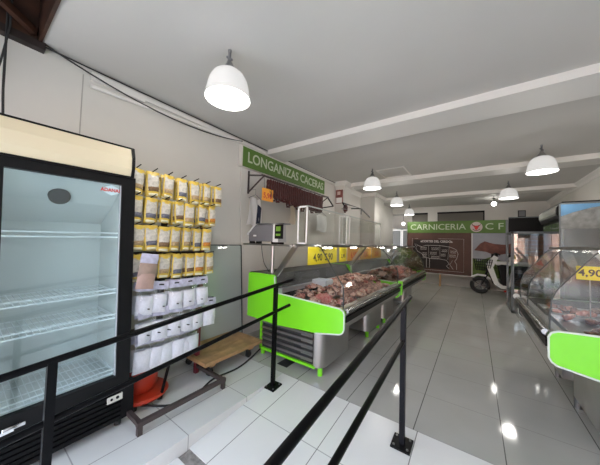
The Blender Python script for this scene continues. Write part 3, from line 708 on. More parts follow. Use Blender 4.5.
def cloth(name, y0, y1, z0, z1, x, label, m, amp=.03, dark=None, taper=.0, hanger=True):
    r = empty(name, (x, (y0 + y1) / 2, z0), label, 'apron' if name == 'apron' else 'cloth')
    g = MB(); n, k = 12, 10; G = []
    for i in range(n + 1):
        row = []
        for j in range(k + 1):
            u, v = i / n, j / k
            wv = taper * (v ** 1.5)
            yy = y0 + (y1 - y0) * (wv / 2 + u * (1 - wv))
            row.append(g.bm.verts.new((x + amp * math.sin(u * 11 + v * 2) * (1 - .5 * v) + .012 * math.sin(5 * v), yy, z0 + (z1 - z0) * v - .03 * abs(u - .5) * v + .015 * math.sin(7 * u))))
        G.append(row)
    for i in range(n):
        for j in range(k): g.bm.faces.new((G[i][j], G[i + 1][j], G[i + 1][j + 1], G[i][j + 1]))
    bmesh.ops.solidify(g.bm, geom=list(g.bm.faces), thickness=.008)
    g.build('fabric', m, r, smooth=True)
    if dark:
        MB().prism([(y0 + (y1 - y0) * .50, z0 - .01), (y0 + (y1 - y0) * .74, z0 - .02), (y0 + (y1 - y0) * .80, z1 - .14), (y0 + (y1 - y0) * .58, z1 - .10)], 'x', x + amp * .8, x + amp * .8 + .012).build('dark_panel', dark, r)
    if hanger:
        yc = (y0 + y1) / 2
        MB().tube([(x, y0 + .03, z1 - .02), (x, yc, z1 + .045), (x, y1 - .03, z1 - .02)], .006, 6).tube([(x, yc, z1 + .04), (x, yc, z1 + .12), (XL + .01, yc, z1 + .13)], .004, 6).build('hanger', STEELD, r)
    return r
cloth('apron', 2.36, 2.68, 1.62, 2.03, -2.62, 'white apron with a dark panel hanging on the wall left of the orange price card', CLOTH, .025, CLOTHD, .35)
cloth('cloth_bag', 3.34, 3.56, 1.72, 2.04, -2.64, 'narrow cream cloth hanging on the wall below the sausages', pmat('cream_cloth', (.88, .82, .70), .9), .03, None, .5)
cloth('cloth_bag', 4.28, 4.74, 1.64, 2.0, -2.66, 'wide white cloth hanging on the wall right of the sausages', CLOTH, .02, None, .1)
o = MB().bar((XL + .03, 4.06, 1.40), (XL + .03, 4.06, 2.12), .05, .03).build('hanging_strap', pmat('tan_strap', (.28, .18, .11), .8)); tag(recentre(o), 'tan strip hanging down the wall behind the first glass screen', 'strap')
# pilaster notices and second rail
pn = empty('wall_notice', (-2.62, 5.285, 2.3), 'red and white illustrated notice pinned on the near face of the pilaster', 'poster')
MB().box((-2.74, 5.282, 2.35), (-2.56, 5.298, 2.68)).build('sheet', pmat('maroon_print', (.25, .07, .06), .6, noise=.5, nscale=12), pn)
MB().box((-2.725, 5.279, 2.365), (-2.575, 5.282, 2.49)).build('white_field', WHITE, pn)
MB().box((-2.70, 5.279, 2.56), (-2.62, 5.282, 2.64)).build('pale_mark', pmat('pale_print', (.55, .42, .38), .6), pn)
o = MB().tube([(-2.46, 5.22, 2.30), (-2.45, 5.22, 2.24), (-2.46, 5.24, 2.16), (-2.48, 5.26, 2.12)], [.03, .055, .05, .02], 10).build('cured_ham', SAUS, smooth=True); tag(recentre(o), 'dark red cured piece hanging below the notice on the pilaster', 'sausage')
hr2 = empty('hanging_rail', (-2.4, 5.9, 2.2), 'bare black rail with a bent end reaching past the pilaster', 'rail')
MB().bar((-2.40, 4.95, 2.30), (-2.40, 6.06, 2.31), .022).bar((-2.40, 6.06, 2.31), (-2.40, 6.72, 2.15), .026).build('rail_bar', BLACK, hr2)
MB().bar((-2.40, 5.22, 2.30), (-2.53, 5.4, 2.30), .02).build('bracket', BLACK, hr2)
MB().bar((-2.40, 6.06, 2.31), (XL, 6.06, 2.33), .022).bar((-2.40, 6.06, 2.32), (-2.40, 6.06, 2.16), .02).build('bracket', BLACK, hr2)
MB().bar((-2.40, 4.95, 2.30), (-2.36, 5.10, 2.17), .02).bar((-2.36, 5.10, 2.17), (-2.36, 4.85, 2.15), .016).build('end_hook', BLACK, hr2)

# ------------------------------------------------------------------ price cards behind the left counter glass
def pricecard(y0, y1, txt, m, label, x=-1.86, z0=1.085, z1=1.335, small=None):
    r = empty('price_card', (x, (y0 + y1) / 2, z0), label, 'price card', 'price cards above the left meat counters')
    MB().box((x, y0, z0), (x + .004, y1, z1)).build('card', m, r)
    text_mesh('price', txt, min(.145, (y1 - y0) * .30), face_x(x + .0045, (y0 + y1) / 2, z0 + (z1 - z0) * .38), INK if m is YCARD else REDINK, r, .0004, bold=.003)
    if small: text_mesh('heading', small, .055, face_x(x + .0045, y0 + (y1 - y0) * .45, z1 - .045), INK, r, .0004, bold=.001)
    MB().cyl((x - .004, y0 + .03, z1 - .01), (x - .004, y0 + .03, 1.36), .003, seg=6).cyl((x - .004, y1 - .03, z1 - .01), (x - .004, y1 - .03, 1.36), .003, seg=6).build('hanging_wire', STEELD, r)
pricecard(2.80, 3.66, '4,90  5,90', YCARD, 'wide yellow price card nearest the scale above the left counter', small='LOMO')
pricecard(3.76, 4.04, '2,90', YCARD, 'yellow price card further along, just before the ochre cards')
pricecard(4.08, 4.62, '6,50', OCARD, 'ochre price card, the first after the yellow cards')
pricecard(4.68, 5.30, '7,50', OCARD, 'ochre price card in the middle of the back counter')
pricecard(5.36, 6.0, '3,50', OCARD, 'ochre price card furthest back before the rounded glass end')

# ------------------------------------------------------------------ meat
def lump(seed, sc):
    rnd = random.Random(seed); m = bmesh.new()
    bmesh.ops.create_icosphere(m, subdivisions=3, radius=1)
    fs = [(Vector((rnd.gauss(0, 1), rnd.gauss(0, 1), rnd.gauss(0, 1))) * 1.6, rnd.uniform(0, 6), rnd.uniform(.05, .17)) for _ in range(7)]
    for v in m.verts:
        d = v.co.normalized(); k = 1 + sum(a * math.sin(f.dot(d) * 1.5 + p) for f, p, a in fs)
        v.co = Vector((d.x * sc[0], d.y * sc[1], d.z * sc[2])) * k
    zmin = min(v.co.z for v in m.verts)
    for v in m.verts: v.co.z = max(v.co.z, zmin * .72) - zmin * .72
    me = bpy.data.meshes.new('meat_piece'); m.to_mesh(me); m.free()
    for p in me.polygons: p.use_smooth = True
    return me
ml = []
for i in range(10):
    sc = random.choice([(.055, .085, .022), (.045, .06, .028), (.065, .05, .02), (.035, .09, .026), (.05, .05, .03)])
    for mi in range(len(MEATS)):
        if mi and i % 2: pass
    ml.append(lump(i, sc))
mm = {}
def meat(i, mi, loc, rot, s, label, grp):
    key = (i, mi)
    if key not in mm:
        me = ml[i].copy(); me.materials.append(MEATS[mi]); mm[key] = me
    o = bpy.data.objects.new('meat_piece', mm[key]); COL.objects.link(o)
    s *= .66
    o.location = loc; o.rotation_euler = rot; o.scale = (s, s, s * 1.25); tag(o, label, 'meat', grp)
def tray(x0, x1, y0, y1, z, label, m=STEEL, h=.04):
    r = empty('meat_tray', ((x0 + x1) / 2, (y0 + y1) / 2, z), label, 'tray')
    MB().box((x0, y0, z), (x1, y1, z + .006)).build('tray_base', m, r)
    MB().box((x0, y0, z), (x0 + .008, y1, z + h)).box((x1 - .008, y0, z), (x1, y1, z + h)).box((x0, y0, z), (x1, y0 + .008, z + h)).box((x0, y1 - .008, z), (x1, y1, z + h)).build('tray_rim', m, r)
    return r
tray(-1.88, -1.13, 2.26, 2.92, .673, 'shallow steel tray of dark and red cuts at the near end of the left counter')
tray(-1.88, -1.13, 2.95, 4.30, .673, 'long steel tray heaped with pale chops in the middle of the left counter')
tray(-1.86, -1.13, 4.47, 6.95, .673, 'long steel tray of reddish cuts in the second left counter')
WHT = pmat('white_tray', (.62, .68, .74), .35)
tray(-1.84, -1.62, 2.90, 3.10, .80, 'small bluish white tub wedged at the back between the two heaps of meat', WHT, .09)
def mound(name, cx, cy, rx, ry, z, h, m, label, cat='meat'):
    g = MB(); bmesh.ops.create_icosphere(g.bm, subdivisions=4, radius=1)
    rn = random.Random(int(cx * 100))
    for v in g.bm.verts:
        d = v.co.copy(); kx = 1 + .12 * math.sin(5 * d.y + 2 * d.x) + .08 * math.sin(11 * d.x + 4)
        v.co = (cx + d.x * rx * kx, cy + d.y * ry * kx, z + max(d.z, 0) * h * (1 + .10 * math.sin(9 * d.x) * math.sin(8 * d.y)))
    o = g.build(name, m, smooth=True); o['kind'] = 'stuff'; tag(recentre(o), label, cat); return o
mound('minced_meat', -1.44, 2.52, .16, .15, .680, .125, MINCE, 'mound of fresh red mince in the near tray of the left counter')
mound('bone_scraps', -1.50, 3.62, .34, .62, .680, .19, SCRAP, 'bed of small brown trimmings under the heap of pale chops')
mound('offcuts', -1.50, 5.7, .33, 1.15, .680, .17, SCRAP, 'bed of small dark trimmings under the cuts in the second left counter')
random.seed(11)
def scatter(n, x0, x1, y0, y1, zf, mats, label, grp, smin=.8, smax=1.15):
    for _ in range(n):
        x, y = random.uniform(x0, x1), random.uniform(y0, y1)
        meat(random.randrange(10), random.choice(mats), (x, y, zf(x, y) + random.uniform(-.004, .014)), (random.uniform(-.5, .5), random.uniform(-.5, .5), random.uniform(0, 6.28)), random.uniform(smin, smax), label, grp)
z1 = lambda x, y: .685 + (.05 if x < -1.45 else .03) + .03 * math.sin(7 * y)
scatter(44, -1.84, -1.40, 2.34, 2.90, lambda x, y: z1(x, y) + .03, [2, 1, 0, 4, 2], 'dark red cut lying behind the mince in the near tray of the left counter', 'dark cuts in the near tray')
scatter(30, -1.34, -1.17, 2.32, 2.90, lambda x, y: .70, [0, 4, 2, 4], 'small cut along the front glass of the near tray of the left counter', 'front cuts in the near tray')
def zh(x, y):
    u, v = (x + 1.50) / .36, (y - 3.62) / .66
    return .685 + .19 * math.sqrt(max(0, 1 - u * u - v * v))
scatter(150, -1.82, -1.30, 3.02, 4.22, zh, [1, 1, 4, 0, 4, 2], 'pinkish chop in the high heap in the middle of the left counter', 'chops in the middle heap', .9, 1.25)
scatter(50, -1.30, -1.17, 2.96, 4.26, lambda x, y: .70 + .03 * math.sin(9 * y) ** 2, [1, 1, 4, 0], 'pale chop along the front edge of the left counter', 'pale chops along the front edge', .9, 1.2)
def zk(x, y):
    u, v = (x + 1.50) / .36, (y - 5.7) / 1.25
    return .685 + .17 * math.sqrt(max(0, 1 - u * u - v * v))
scatter(95, -1.80, -1.18, 4.52, 6.88, zk, [0, 2, 4, 0], 'reddish cut in the second left counter under the rounded glass', 'cuts in the second counter', 1.1, 1.5)
# greenery divider between the two left counters, against the back of the second one
def leaves(cx, cy, z, label, w=.16, n=60):
    r = random.Random(int(cy * 10)); g = MB()
    for _ in range(n):
        p = Vector((cx + r.uniform(-w, w), cy + r.uniform(-.05, .05), z + r.uniform(0, .13))); a = r.uniform(0, 6.28); t = r.uniform(-.6, .6)
        d = Vector((math.cos(a), math.sin(a) * .4, .8 + t)).normalized() * .05; s_ = d.cross(Vector((.3, 1, .2))).normalized() * .013
        vs = [g.bm.verts.new(q) for q in (p, p + d * .5 + s_, p + d, p + d * .5 - s_)]; g.bm.faces.new(vs)
    bmesh.ops.solidify(g.bm, geom=list(g.bm.faces), thickness=.002)
    o = g.build('plastic_parsley', LEAF); tag(recentre(o), label, 'decoration')
leaves(-1.50, 4.44, .69, 'green plastic parsley strip at the near end of the second left counter')
leaves(-1.45, 6.93, .69, 'green plastic parsley at the far rounded end of the second left counter', .28, 130)
# contents of the right counter
tray(.60, 1.16, 2.62, 3.44, .723, 'steel tray in the near half of the right counter')
tray(.60, 1.16, 3.56, 4.00, .723, 'steel tray in the far half of the right counter')
def rcard(x0, x1, y, z0, z1, txt, label):
    r = empty('price_card', ((x0 + x1) / 2, y, z0), label, 'price card', 'price cards in the right counter')
    MB().box((x0, y, z0), (x1, y + .004, z1)).build('card', YCARD, r)
    text_mesh('price', txt, .09, face_ny((x0 + x1) / 2, y - .0005, (z0 + z1) / 2), INK, r, .0004, bold=.002)
    MB().bar(((x0 + x1) / 2, y + .008, .73), ((x0 + x1) / 2, y + .008, z0 + .03), .008).build('stem', STEELD, r)
rcard(.80, .98, 3.50, 1.12, 1.25, '4,90', 'yellow price card on a stem at the middle pane of the right counter')
rcard(.98, 1.16, 3.02, 1.02, 1.16, '6,90', 'yellow price card on a stem nearer the green end of the right counter')
scatter(16, .66, 1.10, 2.68, 3.38, lambda x, y: .74, [2, 0, 2], 'wrapped dark cut in the near half of the right counter', 'cuts in the right counter', 1.0, 1.4)
scatter(9, .66, 1.10, 3.60, 3.96, lambda x, y: .74, [2, 0, 2], 'dark cut in the far half of the right counter', 'cuts in the far half of the right counter', 1.0, 1.4)

# ------------------------------------------------------------------ back panel, posters, dark fascia
bp = empty('butcher_signboard', (-.65, 9.9, 0), 'large butcher signboard across the back with a green CARNICERIA band and brown diagram poster', 'sign')
yb = 9.9
MB().box((-2.08, yb, .42), (.78, yb + .05, 2.28)).build('backing_board', WOODD, bp)
MB().box((-2.08, yb - .012, 1.87), (.78, yb, 2.28)).build('green_band', SIGNG, bp)
text_mesh('lettering', 'CARNICERIA', .285, face_ny(-1.11, yb - .013, 2.07), SIGNT, bp, .002, sx=1.06, bold=.001)
text_mesh('lettering', 'C F', .285, face_ny(.50, yb - .013, 2.07), SIGNT, bp, .002, sx=1.15, bold=.001)
em = MB().cyl((-.10, yb - .02, 2.065), (-.10, yb - .012, 2.065), .165, seg=32).build('bull_emblem', pmat('emblem_ground', (.60, .50, .46), .6), bp)
MB().prism([(-.20, 2.12), (-.145, 2.10), (-.10, 2.11), (-.055, 2.10), (0, 2.12), (-.04, 2.06), (-.07, 1.99), (-.10, 1.965), (-.13, 1.99), (-.16, 2.06)], 'y', yb - .026, yb - .020).build('bull_head', REDINK, em)
MB().tube([(-.14, yb - .024, 2.105), (-.20, yb - .024, 2.125), (-.22, yb - .024, 2.175)], .012, 6).tube([(-.06, yb - .024, 2.105), (0, yb - .024, 2.125), (.02, yb - .024, 2.175)], .012, 6).tube([(-.20, yb - .024, 2.0), (-.15, yb - .024, 1.96), (-.10, yb - .024, 1.945), (-.05, yb - .024, 1.96), (0, yb - .024, 2.0)], .011, 6).build('bull_horns', pmat('dark_red_print', (.10, .015, .012), .6), em)
EMS = Matrix.Translation((.14, 0, 0))
for o_ in [em] + list(em.children): o_.data.transform(EMS)
po = MB().box((-2.06, yb - .008, .44), (-.09, yb, 1.86)).build('diagram_poster', CHOC, bp)
MB().box((-1.86, yb - .012, .60), (-.72, yb - .008, 1.62)).build('dark_centre', CHOCD, po)
ch = MB()
def chalk(pts, r=.006): ch.tube([(x, yb - .014, z) for x, z in pts], r, 5)
chalk([(-1.90, .55), (-.30, .55), (-.30, 1.66), (-1.05, 1.66)], .004); chalk([(-1.70, 1.66), (-1.90, 1.66), (-1.90, .55)], .004)
chalk([(-1.72, 1.42), (-1.60, 1.36), (-1.40, 1.42), (-1.0, 1.42), (-.70, 1.38), (-.52, 1.30), (-.46, 1.15), (-.50, .98), (-.56, .90), (-.50, .80), (-.50, .62)])
chalk([(-1.72, 1.42), (-1.78, 1.30), (-1.70, 1.18), (-1.58, 1.12), (-1.50, 1.0), (-1.30, .95), (-1.0, .95), (-.80, .92), (-.72, .80), (-.80, .72), (-.72, .64)])
chalk([(-1.42, .97), (-1.42, .62), (-1.32, .62), (-1.32, .95)]); chalk([(-.62, .92), (-.70, .78), (-.60, .62)]); chalk([(-1.74, 1.44), (-1.82, 1.46), (-1.76, 1.36)])
chalk([(-1.36, 1.40), (-1.34, .98)], .003); chalk([(-1.0, 1.42), (-1.0, .96)], .003); chalk([(-.72, 1.38), (-.76, .94)], .003)
ch.build('chalk_drawing', CHALK, po, smooth=True)
text_mesh('heading', '«CORTES DEL CERDO»', .105, face_ny(-1.12, yb - .012, 1.56), CHALK, po, .001, sx=.92, bold=.003)
for x, z, s in ((-1.52, 1.33, .20), (-1.15, 1.33, .22), (-.86, 1.27, .16), (-.60, 1.24, .16), (-1.20, 1.17, .2), (-1.48, 1.14, .14), (-.90, 1.12, .14), (-1.15, 1.03, .24), (-.62, 1.10, .18), (-1.48, 1.03, .12)):
    mk = MB()
    for q in range(2):
        zz = z - q * .055; P = [(x - s / 2 + s * k / 8, yb - .014, zz + .014 * (-1) ** k) for k in range(9)]
        mk.tube(P, .007, 5)
    mk.build('chalk_note', CHALK, po)
pic = MB().box((-.06, yb - .008, .44), (.78, yb, 1.86)).build('ham_photo', PALE, bp)
MB().prism([(-.02, 1.30), (.14, 1.52), (.26, 1.60), (.50, 1.52), (.78, 1.50), (.78, 1.22), (.52, 1.16), (.30, 1.26)], 'y', yb - .011, yb - .008).build('printed_ham', HAMM, pic)
MB().prism([(-.06, .44), (.78, .44), (.78, .95), (.40, 1.10), (.10, .95), (-.06, 1.05)], 'y', yb - .0105, yb - .008).build('printed_leaves', pmat('leaf_print', (.14, .22, .05), .7, noise=.4, nscale=6), pic)
MB().box((-.09, yb - .012, .44), (-.06, yb, 1.86)).box((-2.08, yb - .012, .42), (.78, yb, .44)).build('white_border', TRIMW, bp)
for xx in (-1.96, -.99): MB().box((xx - .03, yb, 0), (xx + .03, yb + .05, .42)).build('leg', WOODL, bp)
MB().box((.78, yb, 0), (.84, yb + .05, 2.28)).build('end_post', GREYM, bp)
fa = empty('dark_fascia', (1.25, 9.9, 1.85), 'plain black fascia panel to the right of the green CARNICERIA band', 'panel')
MB().box((.85, yb, 1.86), (1.84, yb + .05, 2.33)).build('board', BLACK, fa)
MB().box((.85, yb - .01, 2.33), (1.84, yb + .05, 2.36)).build('top_edge', GREYM, fa)
fb = MB().box((.90, yb + .1, 0), (1.84, yb + .12, 1.86)); 
struct('trim_back_screen', fb, brick_mat('back_brick_print', (.45, .26, .19), (.40, .22, .16), (.42, .36, .33), .3, .11))
sp = empty('wall_speaker', (1.16, 10.2, 2.36), 'small black loudspeaker standing on the black fascia panel', 'speaker')
MB().box((1.07, 9.905, 2.36), (1.25, 9.945, 2.56), .01).build('speaker_box', BLACK, sp)
MB().box((1.09, 9.898, 2.38), (1.23, 9.906, 2.54)).build('speaker_grille', GREYP, sp)

# ------------------------------------------------------------------ scooter
st = empty('motor_scooter', (.55, 9.35, 0), 'white and black motor scooter with a front basket parked before the signboard', 'scooter')
Y = 9.35
def wheel(x, r):
    w = MB(); seg = 28
    for k in range(seg):
        pass
    P = [(x + (r - .045) * math.cos(t), Y, r + (r - .045) * math.sin(t)) for t in [2 * PI * k / 28 for k in range(29)]]
    tyre = MB().tube(P, .048, 10, caps=False).build('wheel', RUBBER, st, smooth=True)
    rim = MB().tube([(x + (r - .10) * math.cos(t), Y, r + (r - .10) * math.sin(t)) for t in [2 * PI * k / 24 for k in range(25)]], .014, 6, caps=False)
    for k in range(5):
        a = 2 * PI * k / 5; rim.bar((x, Y, r), (x + (r - .1) * math.cos(a), Y, r + (r - .1) * math.sin(a)), .026, .02)
    rim.cyl((x, Y - .05, r), (x, Y + .05, r), .045); rim.build('rim', pmat('dark_rim', (.10, .10, .105), .4, .5), tyre)
wheel(-.13, .255); wheel(1.02, .255)
MB().prism([(-.36, .50), (-.20, .585), (.02, .575), (.14, .47), (.12, .44), (0, .53), (-.18, .545), (-.35, .47)], 'y', Y - .07, Y + .07).build('front_mudguard', WHITE, st)
MB().prism([(.30, 1.18), (.40, 1.12), (.28, .82), (.40, .40), (.52, .31), (1.0, .31), (1.0, .22), (.46, .22), (.30, .34), (.14, .80), (.12, .90)], 'y', Y - .17, Y - .14).prism([(.30, 1.18), (.40, 1.12), (.28, .82), (.40, .40), (.52, .31), (1.0, .31), (1.0, .22), (.46, .22), (.30, .34), (.14, .80), (.12, .90)], 'y', Y + .14, Y + .17).build('white_side_panel', WHITE, st)
MB().prism([(.31, 1.15), (.36, 1.12), (.25, .82), (.37, .40), (.50, .28), (1.3, .28), (1.3, .2), (.46, .20), (.27, .34), (.12, .80), (.14, .92)], 'y', Y - .14, Y + .14).build('body_frame', BLACK, st)
MB().prism([(.62, .32), (.60, .70), (.52, .86), (.62, .92), (1.30, .90), (1.38, .70), (1.25, .50), (1.1, .6), (.95, .50), (.9, .32)], 'y', Y - .16, Y + .16).build('rear_body', BLACK, st)
MB().box((.50, Y - .15, .90), (1.28, Y + .15, 1.0), .02).build('seat', WHITE, st)
MB().bar((.02, Y, .30), (.30, Y, 1.16), .05).build('fork', BLACK, st)
MB().bar((-.11, Y - .09, .27), (.06, Y - .09, .60), .035).build('fork_leg', BLACK, st)
MB().tube([(.42, Y - .36, 1.20), (.34, Y - .2, 1.24), (.30, Y, 1.20), (.34, Y + .2, 1.24), (.42, Y + .36, 1.20)], .018, 8).build('handlebar', BLACK, st, smooth=True)
MB().box((.24, Y - .08, 1.10), (.40, Y + .08, 1.22), .02).build('headset', BLACK, st)
k = MB()
for z, e in ((.72, 0), (.80, .02), (.88, .035), (.96, .05), (1.04, .06)):
    k.bar((-.22 - e, Y - .15 - e, z), (.10 + e, Y - .15 - e, z), .012).bar((-.22 - e, Y + .15 + e, z), (.10 + e, Y + .15 + e, z), .012).bar((-.22 - e, Y - .15 - e, z), (-.22 - e, Y + .15 + e, z), .012).bar((.10 + e, Y - .15 - e, z), (.10 + e, Y + .15 + e, z), .012)
for q in range(9):
    x = -.22 + .32 * q / 8; x2 = -.28 + .44 * q / 8
    k.bar((x, Y - .15, .72), (x2, Y - .21, 1.04), .016).bar((x, Y + .15, .72), (x2, Y + .21, 1.04), .016)
k.box((-.22, Y - .15, .715), (.10, Y + .15, .725)); k.build('basket', BLACK, st)
MB().box((.52, Y - .172, .14), (.68, Y - .165, .19)).build('red_reflector', REDINK, st)
st.location.x += .26
for ch in st.children:
    if ch.name.split('.')[0] in ('white_side_panel', 'body_frame', 'rear_body', 'seat', 'handlebar', 'headset', 'fork', 'red_reflector'): ch.data.transform(Matrix.Translation((-.26 if ch.name[:4] in ('rear', 'seat') else -.10, 0, 0)))

# ------------------------------------------------------------------ right-hand upright cabinets
gc = empty('glass_cabinet', (1.15, 7.6, 0), 'grey framed upright glass cabinet beyond the right counter', 'cabinet')
xa, xb, ya, yb2, zt = .65, 1.62, 7.1, 8.1, 1.77
m = MB()
for xx in (xa, xb):
    for yy in (ya, yb2): m.box((xx - (.0 if xx == xa else .05), yy - (0 if yy == ya else .05), 0), (xx + (.05 if xx == xa else 0), yy + (.05 if yy == ya else 0), zt))
for zz in (0, zt - .05):
    m.box((xa, ya, zz), (xb, ya + .05, zz + .05)).box((xa, yb2 - .05, zz), (xb, yb2, zz + .05)).box((xa, ya, zz), (xa + .05, yb2, zz + .05)).box((xb - .05, ya, zz), (xb, yb2, zz + .05))
m.build('frame', GREYM, gc)
MB().box((xa + .05, ya + .02, .05), (xb - .05, ya + .026, zt - .05)).build('glass_front', SIDEG, gc)
MB().box((xa + .02, ya + .05, .05), (xa + .026, yb2 - .05, zt - .05)).build('glass_side', SIDEG, gc)
for z in (.45, .85, 1.25): MB().box((xa + .05, ya + .05, z), (xb - .05, yb2 - .05, z + .012)).build('shelf', GREYM, gc)
MB().box((xb - .07, ya + .05, .05), (xb - .05, yb2 - .05, zt - .05)).build('back_panel', DARKIN, gc)

uc = empty('upright_cooler', (1.48, 6.2, 0), 'tall black upright cooler with a slanted lit header on the right wall', 'fridge')
MB().box((1.14, 5.55, .04), (1.84, 6.9, 1.90)).build('cabinet_body', BLACK, uc)
MB().prism([(1.10, 1.90), (1.84, 1.90), (1.84, 2.17), (1.14, 2.17), (1.07, 2.08), (1.07, 1.98)], 'y', 5.60, 6.9).build('header_box', BLACK, uc)
MB().prism([(1.095, 1.93), (1.062, 1.985), (1.062, 2.075), (1.09, 2.115), (1.10, 2.1), (1.10, 1.93)], 'y', 5.66, 6.85).build('header_face', pmat('grey_header', (.30, .31, .28), .25), uc)
MB().box((1.125, 5.62, .15), (1.142, 6.2, 1.85)).box((1.125, 6.23, .15), (1.142, 6.85, 1.85)).build('door', pmat('dark_door_glass', (.04, .045, .05), .06), uc)
MB().box((1.10, 6.17, .8), (1.125, 6.19, 1.3)).box((1.10, 6.24, .8), (1.125, 6.26, 1.3)).build('door_handle', CHROME, uc)
MB().box((1.16, 5.58, 0), (1.82, 6.86, .04)).build('plinth', RUBBER, uc)
gs = empty('glass_partition', (1.42, 5.0, 0), 'tall clear glass partition with blue reflections at the right, behind the right counter', 'partition')
MB().box((.99, 5.0, .04), (1.84, 5.012, 2.06)).build('glass_sheet', SIDEG, gs)
MB().box((.985, 4.995, .04), (1.0, 5.017, 2.06)).box((.985, 4.995, 2.05), (1.84, 5.017, 2.07)).build('edge_frame', GREYM, gs)
MB().box((.985, 4.96, 0), (1.84, 5.05, .04)).build('floor_channel', GREYM, gs)
MB().prism([(1.0, 1.875), (1.0, 2.045), (1.62, 2.045), (1.30, 1.99), (1.12, 1.93)], 'y', 4.9965, 4.9995).build('blue_print', pmat('sky_blue_print', (.13, .30, .50), .4), gs)  # blue sky reflection painted onto the glass as flat colour
MB().prism([(1.0, 1.70), (1.0, 1.872), (1.12, 1.927), (1.30, 1.987), (1.62, 2.042), (1.82, 2.045), (1.82, 1.70)], 'y', 4.9965, 4.9995).build('grey_print', pmat('mountain_grey_print', (.30, .31, .30), .6, noise=.4, nscale=12), gs)  # grey street reflection below it, also painted on the glass

# glazed store cabinet seen through the doorway at the back left
cb = empty('glazed_cabinet', (-3.2, 11.6, 0), 'white framed glazed cabinet seen through the doorway at the back left', 'cabinet')
MB().box((-4.05, 11.7, 0), (-2.25, 12.1, 2.15)).build('carcass', pmat('cabinet_dark', (.10, .10, .09), .5), cb)
for k in range(4):
    x = -4.0 + k * .44
    MB().box((x, 11.68, .1), (x + .04, 11.70, 2.1)).box((x + .38, 11.68, .1), (x + .42, 11.70, 2.1)).box((x, 11.68, 2.06), (x + .42, 11.70, 2.1)).box((x, 11.68, .1), (x + .42, 11.70, .14)).build('door_frame', TRIMW, cb)

# ------------------------------------------------------------------ lamps
def pendant(x, y, label, z=ZC, first=[None]):
    if first[0] is None:
        r = empty('pendant_lamp', (0, 0, 0), '', 'lamp', 'white pendant lamps under the ceiling'); r['_local'] = 1
        MB().lathe([(0, 0), (.014, 0), (.014, -.012), (.011, -.022), (0, -.022)], (0, 0, 0)).build('ceiling_rose', STEELD, r, smooth=True)
        MB().cyl((0, 0, -.02), (0, 0, -.13), .011).bar((-.02, -.01, -.05), (.02, .01, -.08), .014).build('rod', GREYP, r)
        MB().lathe([(0, -.085), (.014, -.085), (.030, -.12), (.052, -.155), (.056, -.178), (.0, -.178)], (0, 0, 0)).build('socket_cap', STEELD, r, smooth=True)
        prof = [(.045, -.165), (.085, -.18), (.115, -.205), (.138, -.245), (.152, -.295), (.160, -.345), (.166, -.378), (.170, -.392), (.166, -.392), (.155, -.345), (.147, -.295), (.133, -.247), (.11, -.21), (.082, -.186), (.045, -.170)]
        MB().lathe(prof, (0, 0, 0), 48, .012).build('glass_shade', SHADE, r, smooth=True)
        MB().lathe([(0, -.372), (.10, -.374), (.158, -.368), (.158, -.364), (.10, -.368), (0, -.366)], (0, 0, 0), 32).build('diffuser', FROST, r, smooth=True)
        del r['_local']; first[0] = r; o = r
    else: o = copy_tree(first[0])
    o.location = (x, y, z); tag(o, label, 'lamp', 'white pendant lamps under the ceiling')
    L = bpy.data.lights.new('lamp_glow', 'POINT'); L.energy = LAMPW * (3.8 if y < 2 else 1); L.color = (1.0, .96, .90); L.shadow_soft_size = .10
    lo = bpy.data.objects.new('lamp_glow', L); COL.objects.link(lo); lo.parent = o; lo.location = (0, 0, -.44)
    return o
LAMPW = 3.5
pendant(-1.56, 1.17, 'white ribbed glass pendant lamp nearest the camera, above the fridge end')
pendant(.77, 4.76, 'white glass pendant lamp nearest on the right side of the ceiling')
pendant(.60, 6.98, 'white glass pendant lamp second on the right side of the ceiling')
pendant(-1.64, 4.68, 'white glass pendant lamp beside the ceiling hatch on the left')
pendant(-1.76, 7.02, 'white glass pendant lamp third along the left side of the ceiling')
pendant(-1.92, 9.40, 'white glass pendant lamp furthest back on the left, by the green band')
def bulb(x, y, z, label):
    r = empty('bare_bulb', (x, y, ZC), label, 'lamp')
    MB().cyl((x, y, ZC), (x, y, z + .07), .006).lathe([(0, 0), (.05, 0), (.05, -.02), (0, -.02)], (x, y, ZC)).build('cord', BLACK, r)
    MB().cyl((x, y, z + .05), (x, y, z + .10), .022).build('socket', STEELD, r)
    MB().sphere((x, y, z), .062, (1, 1, .95)).build('glass_bulb', BULB, r, smooth=True)
    L = bpy.data.lights.new('lamp_glow', 'POINT'); L.energy = LAMPW * .5; L.color = (1.0, .97, .90); L.shadow_soft_size = .07
    lo = bpy.data.objects.new('lamp_glow', L); COL.objects.link(lo); lo.parent = r; lo.location = (0, 0, z - ZC - .09)
bulb(.46, 9.2, 2.70, 'bare glowing bulb on the ceiling above the letters C F')
bulb(-2.45, 10.9, 2.30, 'bare glowing bulb hanging low in the doorway at the back left')

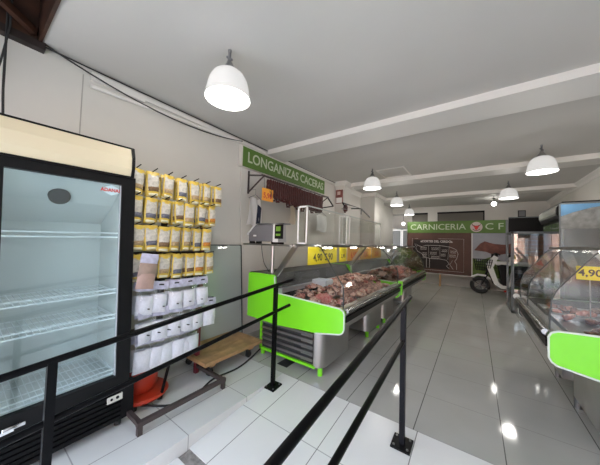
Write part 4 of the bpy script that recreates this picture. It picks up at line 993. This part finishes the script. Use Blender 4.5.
# ------------------------------------------------------------------ daylight, camera
w = bpy.data.worlds.new('World'); SC.world = w; w.use_nodes = True
nt = w.node_tree; bg = nt.nodes['Background']
tc = nt.nodes.new('ShaderNodeTexCoord'); sp_ = nt.nodes.new('ShaderNodeSeparateXYZ'); rp = nt.nodes.new('ShaderNodeValToRGB')
nt.links.new(tc.outputs['Generated'], sp_.inputs[0]); nt.links.new(sp_.outputs['Z'], rp.inputs[0]); nt.links.new(rp.outputs[0], bg.inputs['Color'])
rp.color_ramp.elements[0].color = (1, .985, .96, 1); rp.color_ramp.elements[1].color = (.66, .78, 1.0, 1); rp.color_ramp.elements[1].position = .35
bg.inputs['Strength'].default_value = 5.5

sun = bpy.data.lights.new('Sun', 'SUN'); sun.energy = 27; sun.angle = .01; sun.color = (1, .96, .9)
so = bpy.data.objects.new('Sun', sun); COL.objects.link(so); so.rotation_euler = Vector((.25, -1, -1.25)).to_track_quat('-Z', 'Y').to_euler()
F, YAW, PIT, ROL = 245.0, math.radians(35.54), math.radians(2.227), math.radians(1.698)
right0 = Vector((math.cos(YAW), math.sin(YAW), 0)); fwd0 = Vector((-math.sin(YAW), math.cos(YAW), 0)); up = Vector((0, 0, 1))
fwd = fwd0 * math.cos(PIT) + up * math.sin(PIT); up0 = -fwd0 * math.sin(PIT) + up * math.cos(PIT)
c_, s_ = math.cos(ROL), math.sin(ROL)
R_ = right0 * c_ + up0 * s_; U_ = -right0 * s_ + up0 * c_
cam = bpy.data.cameras.new('Camera'); co = bpy.data.objects.new('Camera', cam); COL.objects.link(co)
M = Matrix((R_, U_, -fwd)).transposed().to_4x4(); M.translation = (0, 0, 1.4); co.matrix_world = M
cam.sensor_fit = 'HORIZONTAL'; cam.sensor_width = 36; cam.lens = 36 * F / 600; cam.clip_start = .02; cam.clip_end = 200
SC.camera = co
vs = SC.view_settings; vs.view_transform = 'Standard'; vs.look = 'None'; vs.gamma = 1; vs.use_curve_mapping = False; vs.exposure = 0.0
for o in bpy.data.objects:
    if '_local' in o: del o['_local']
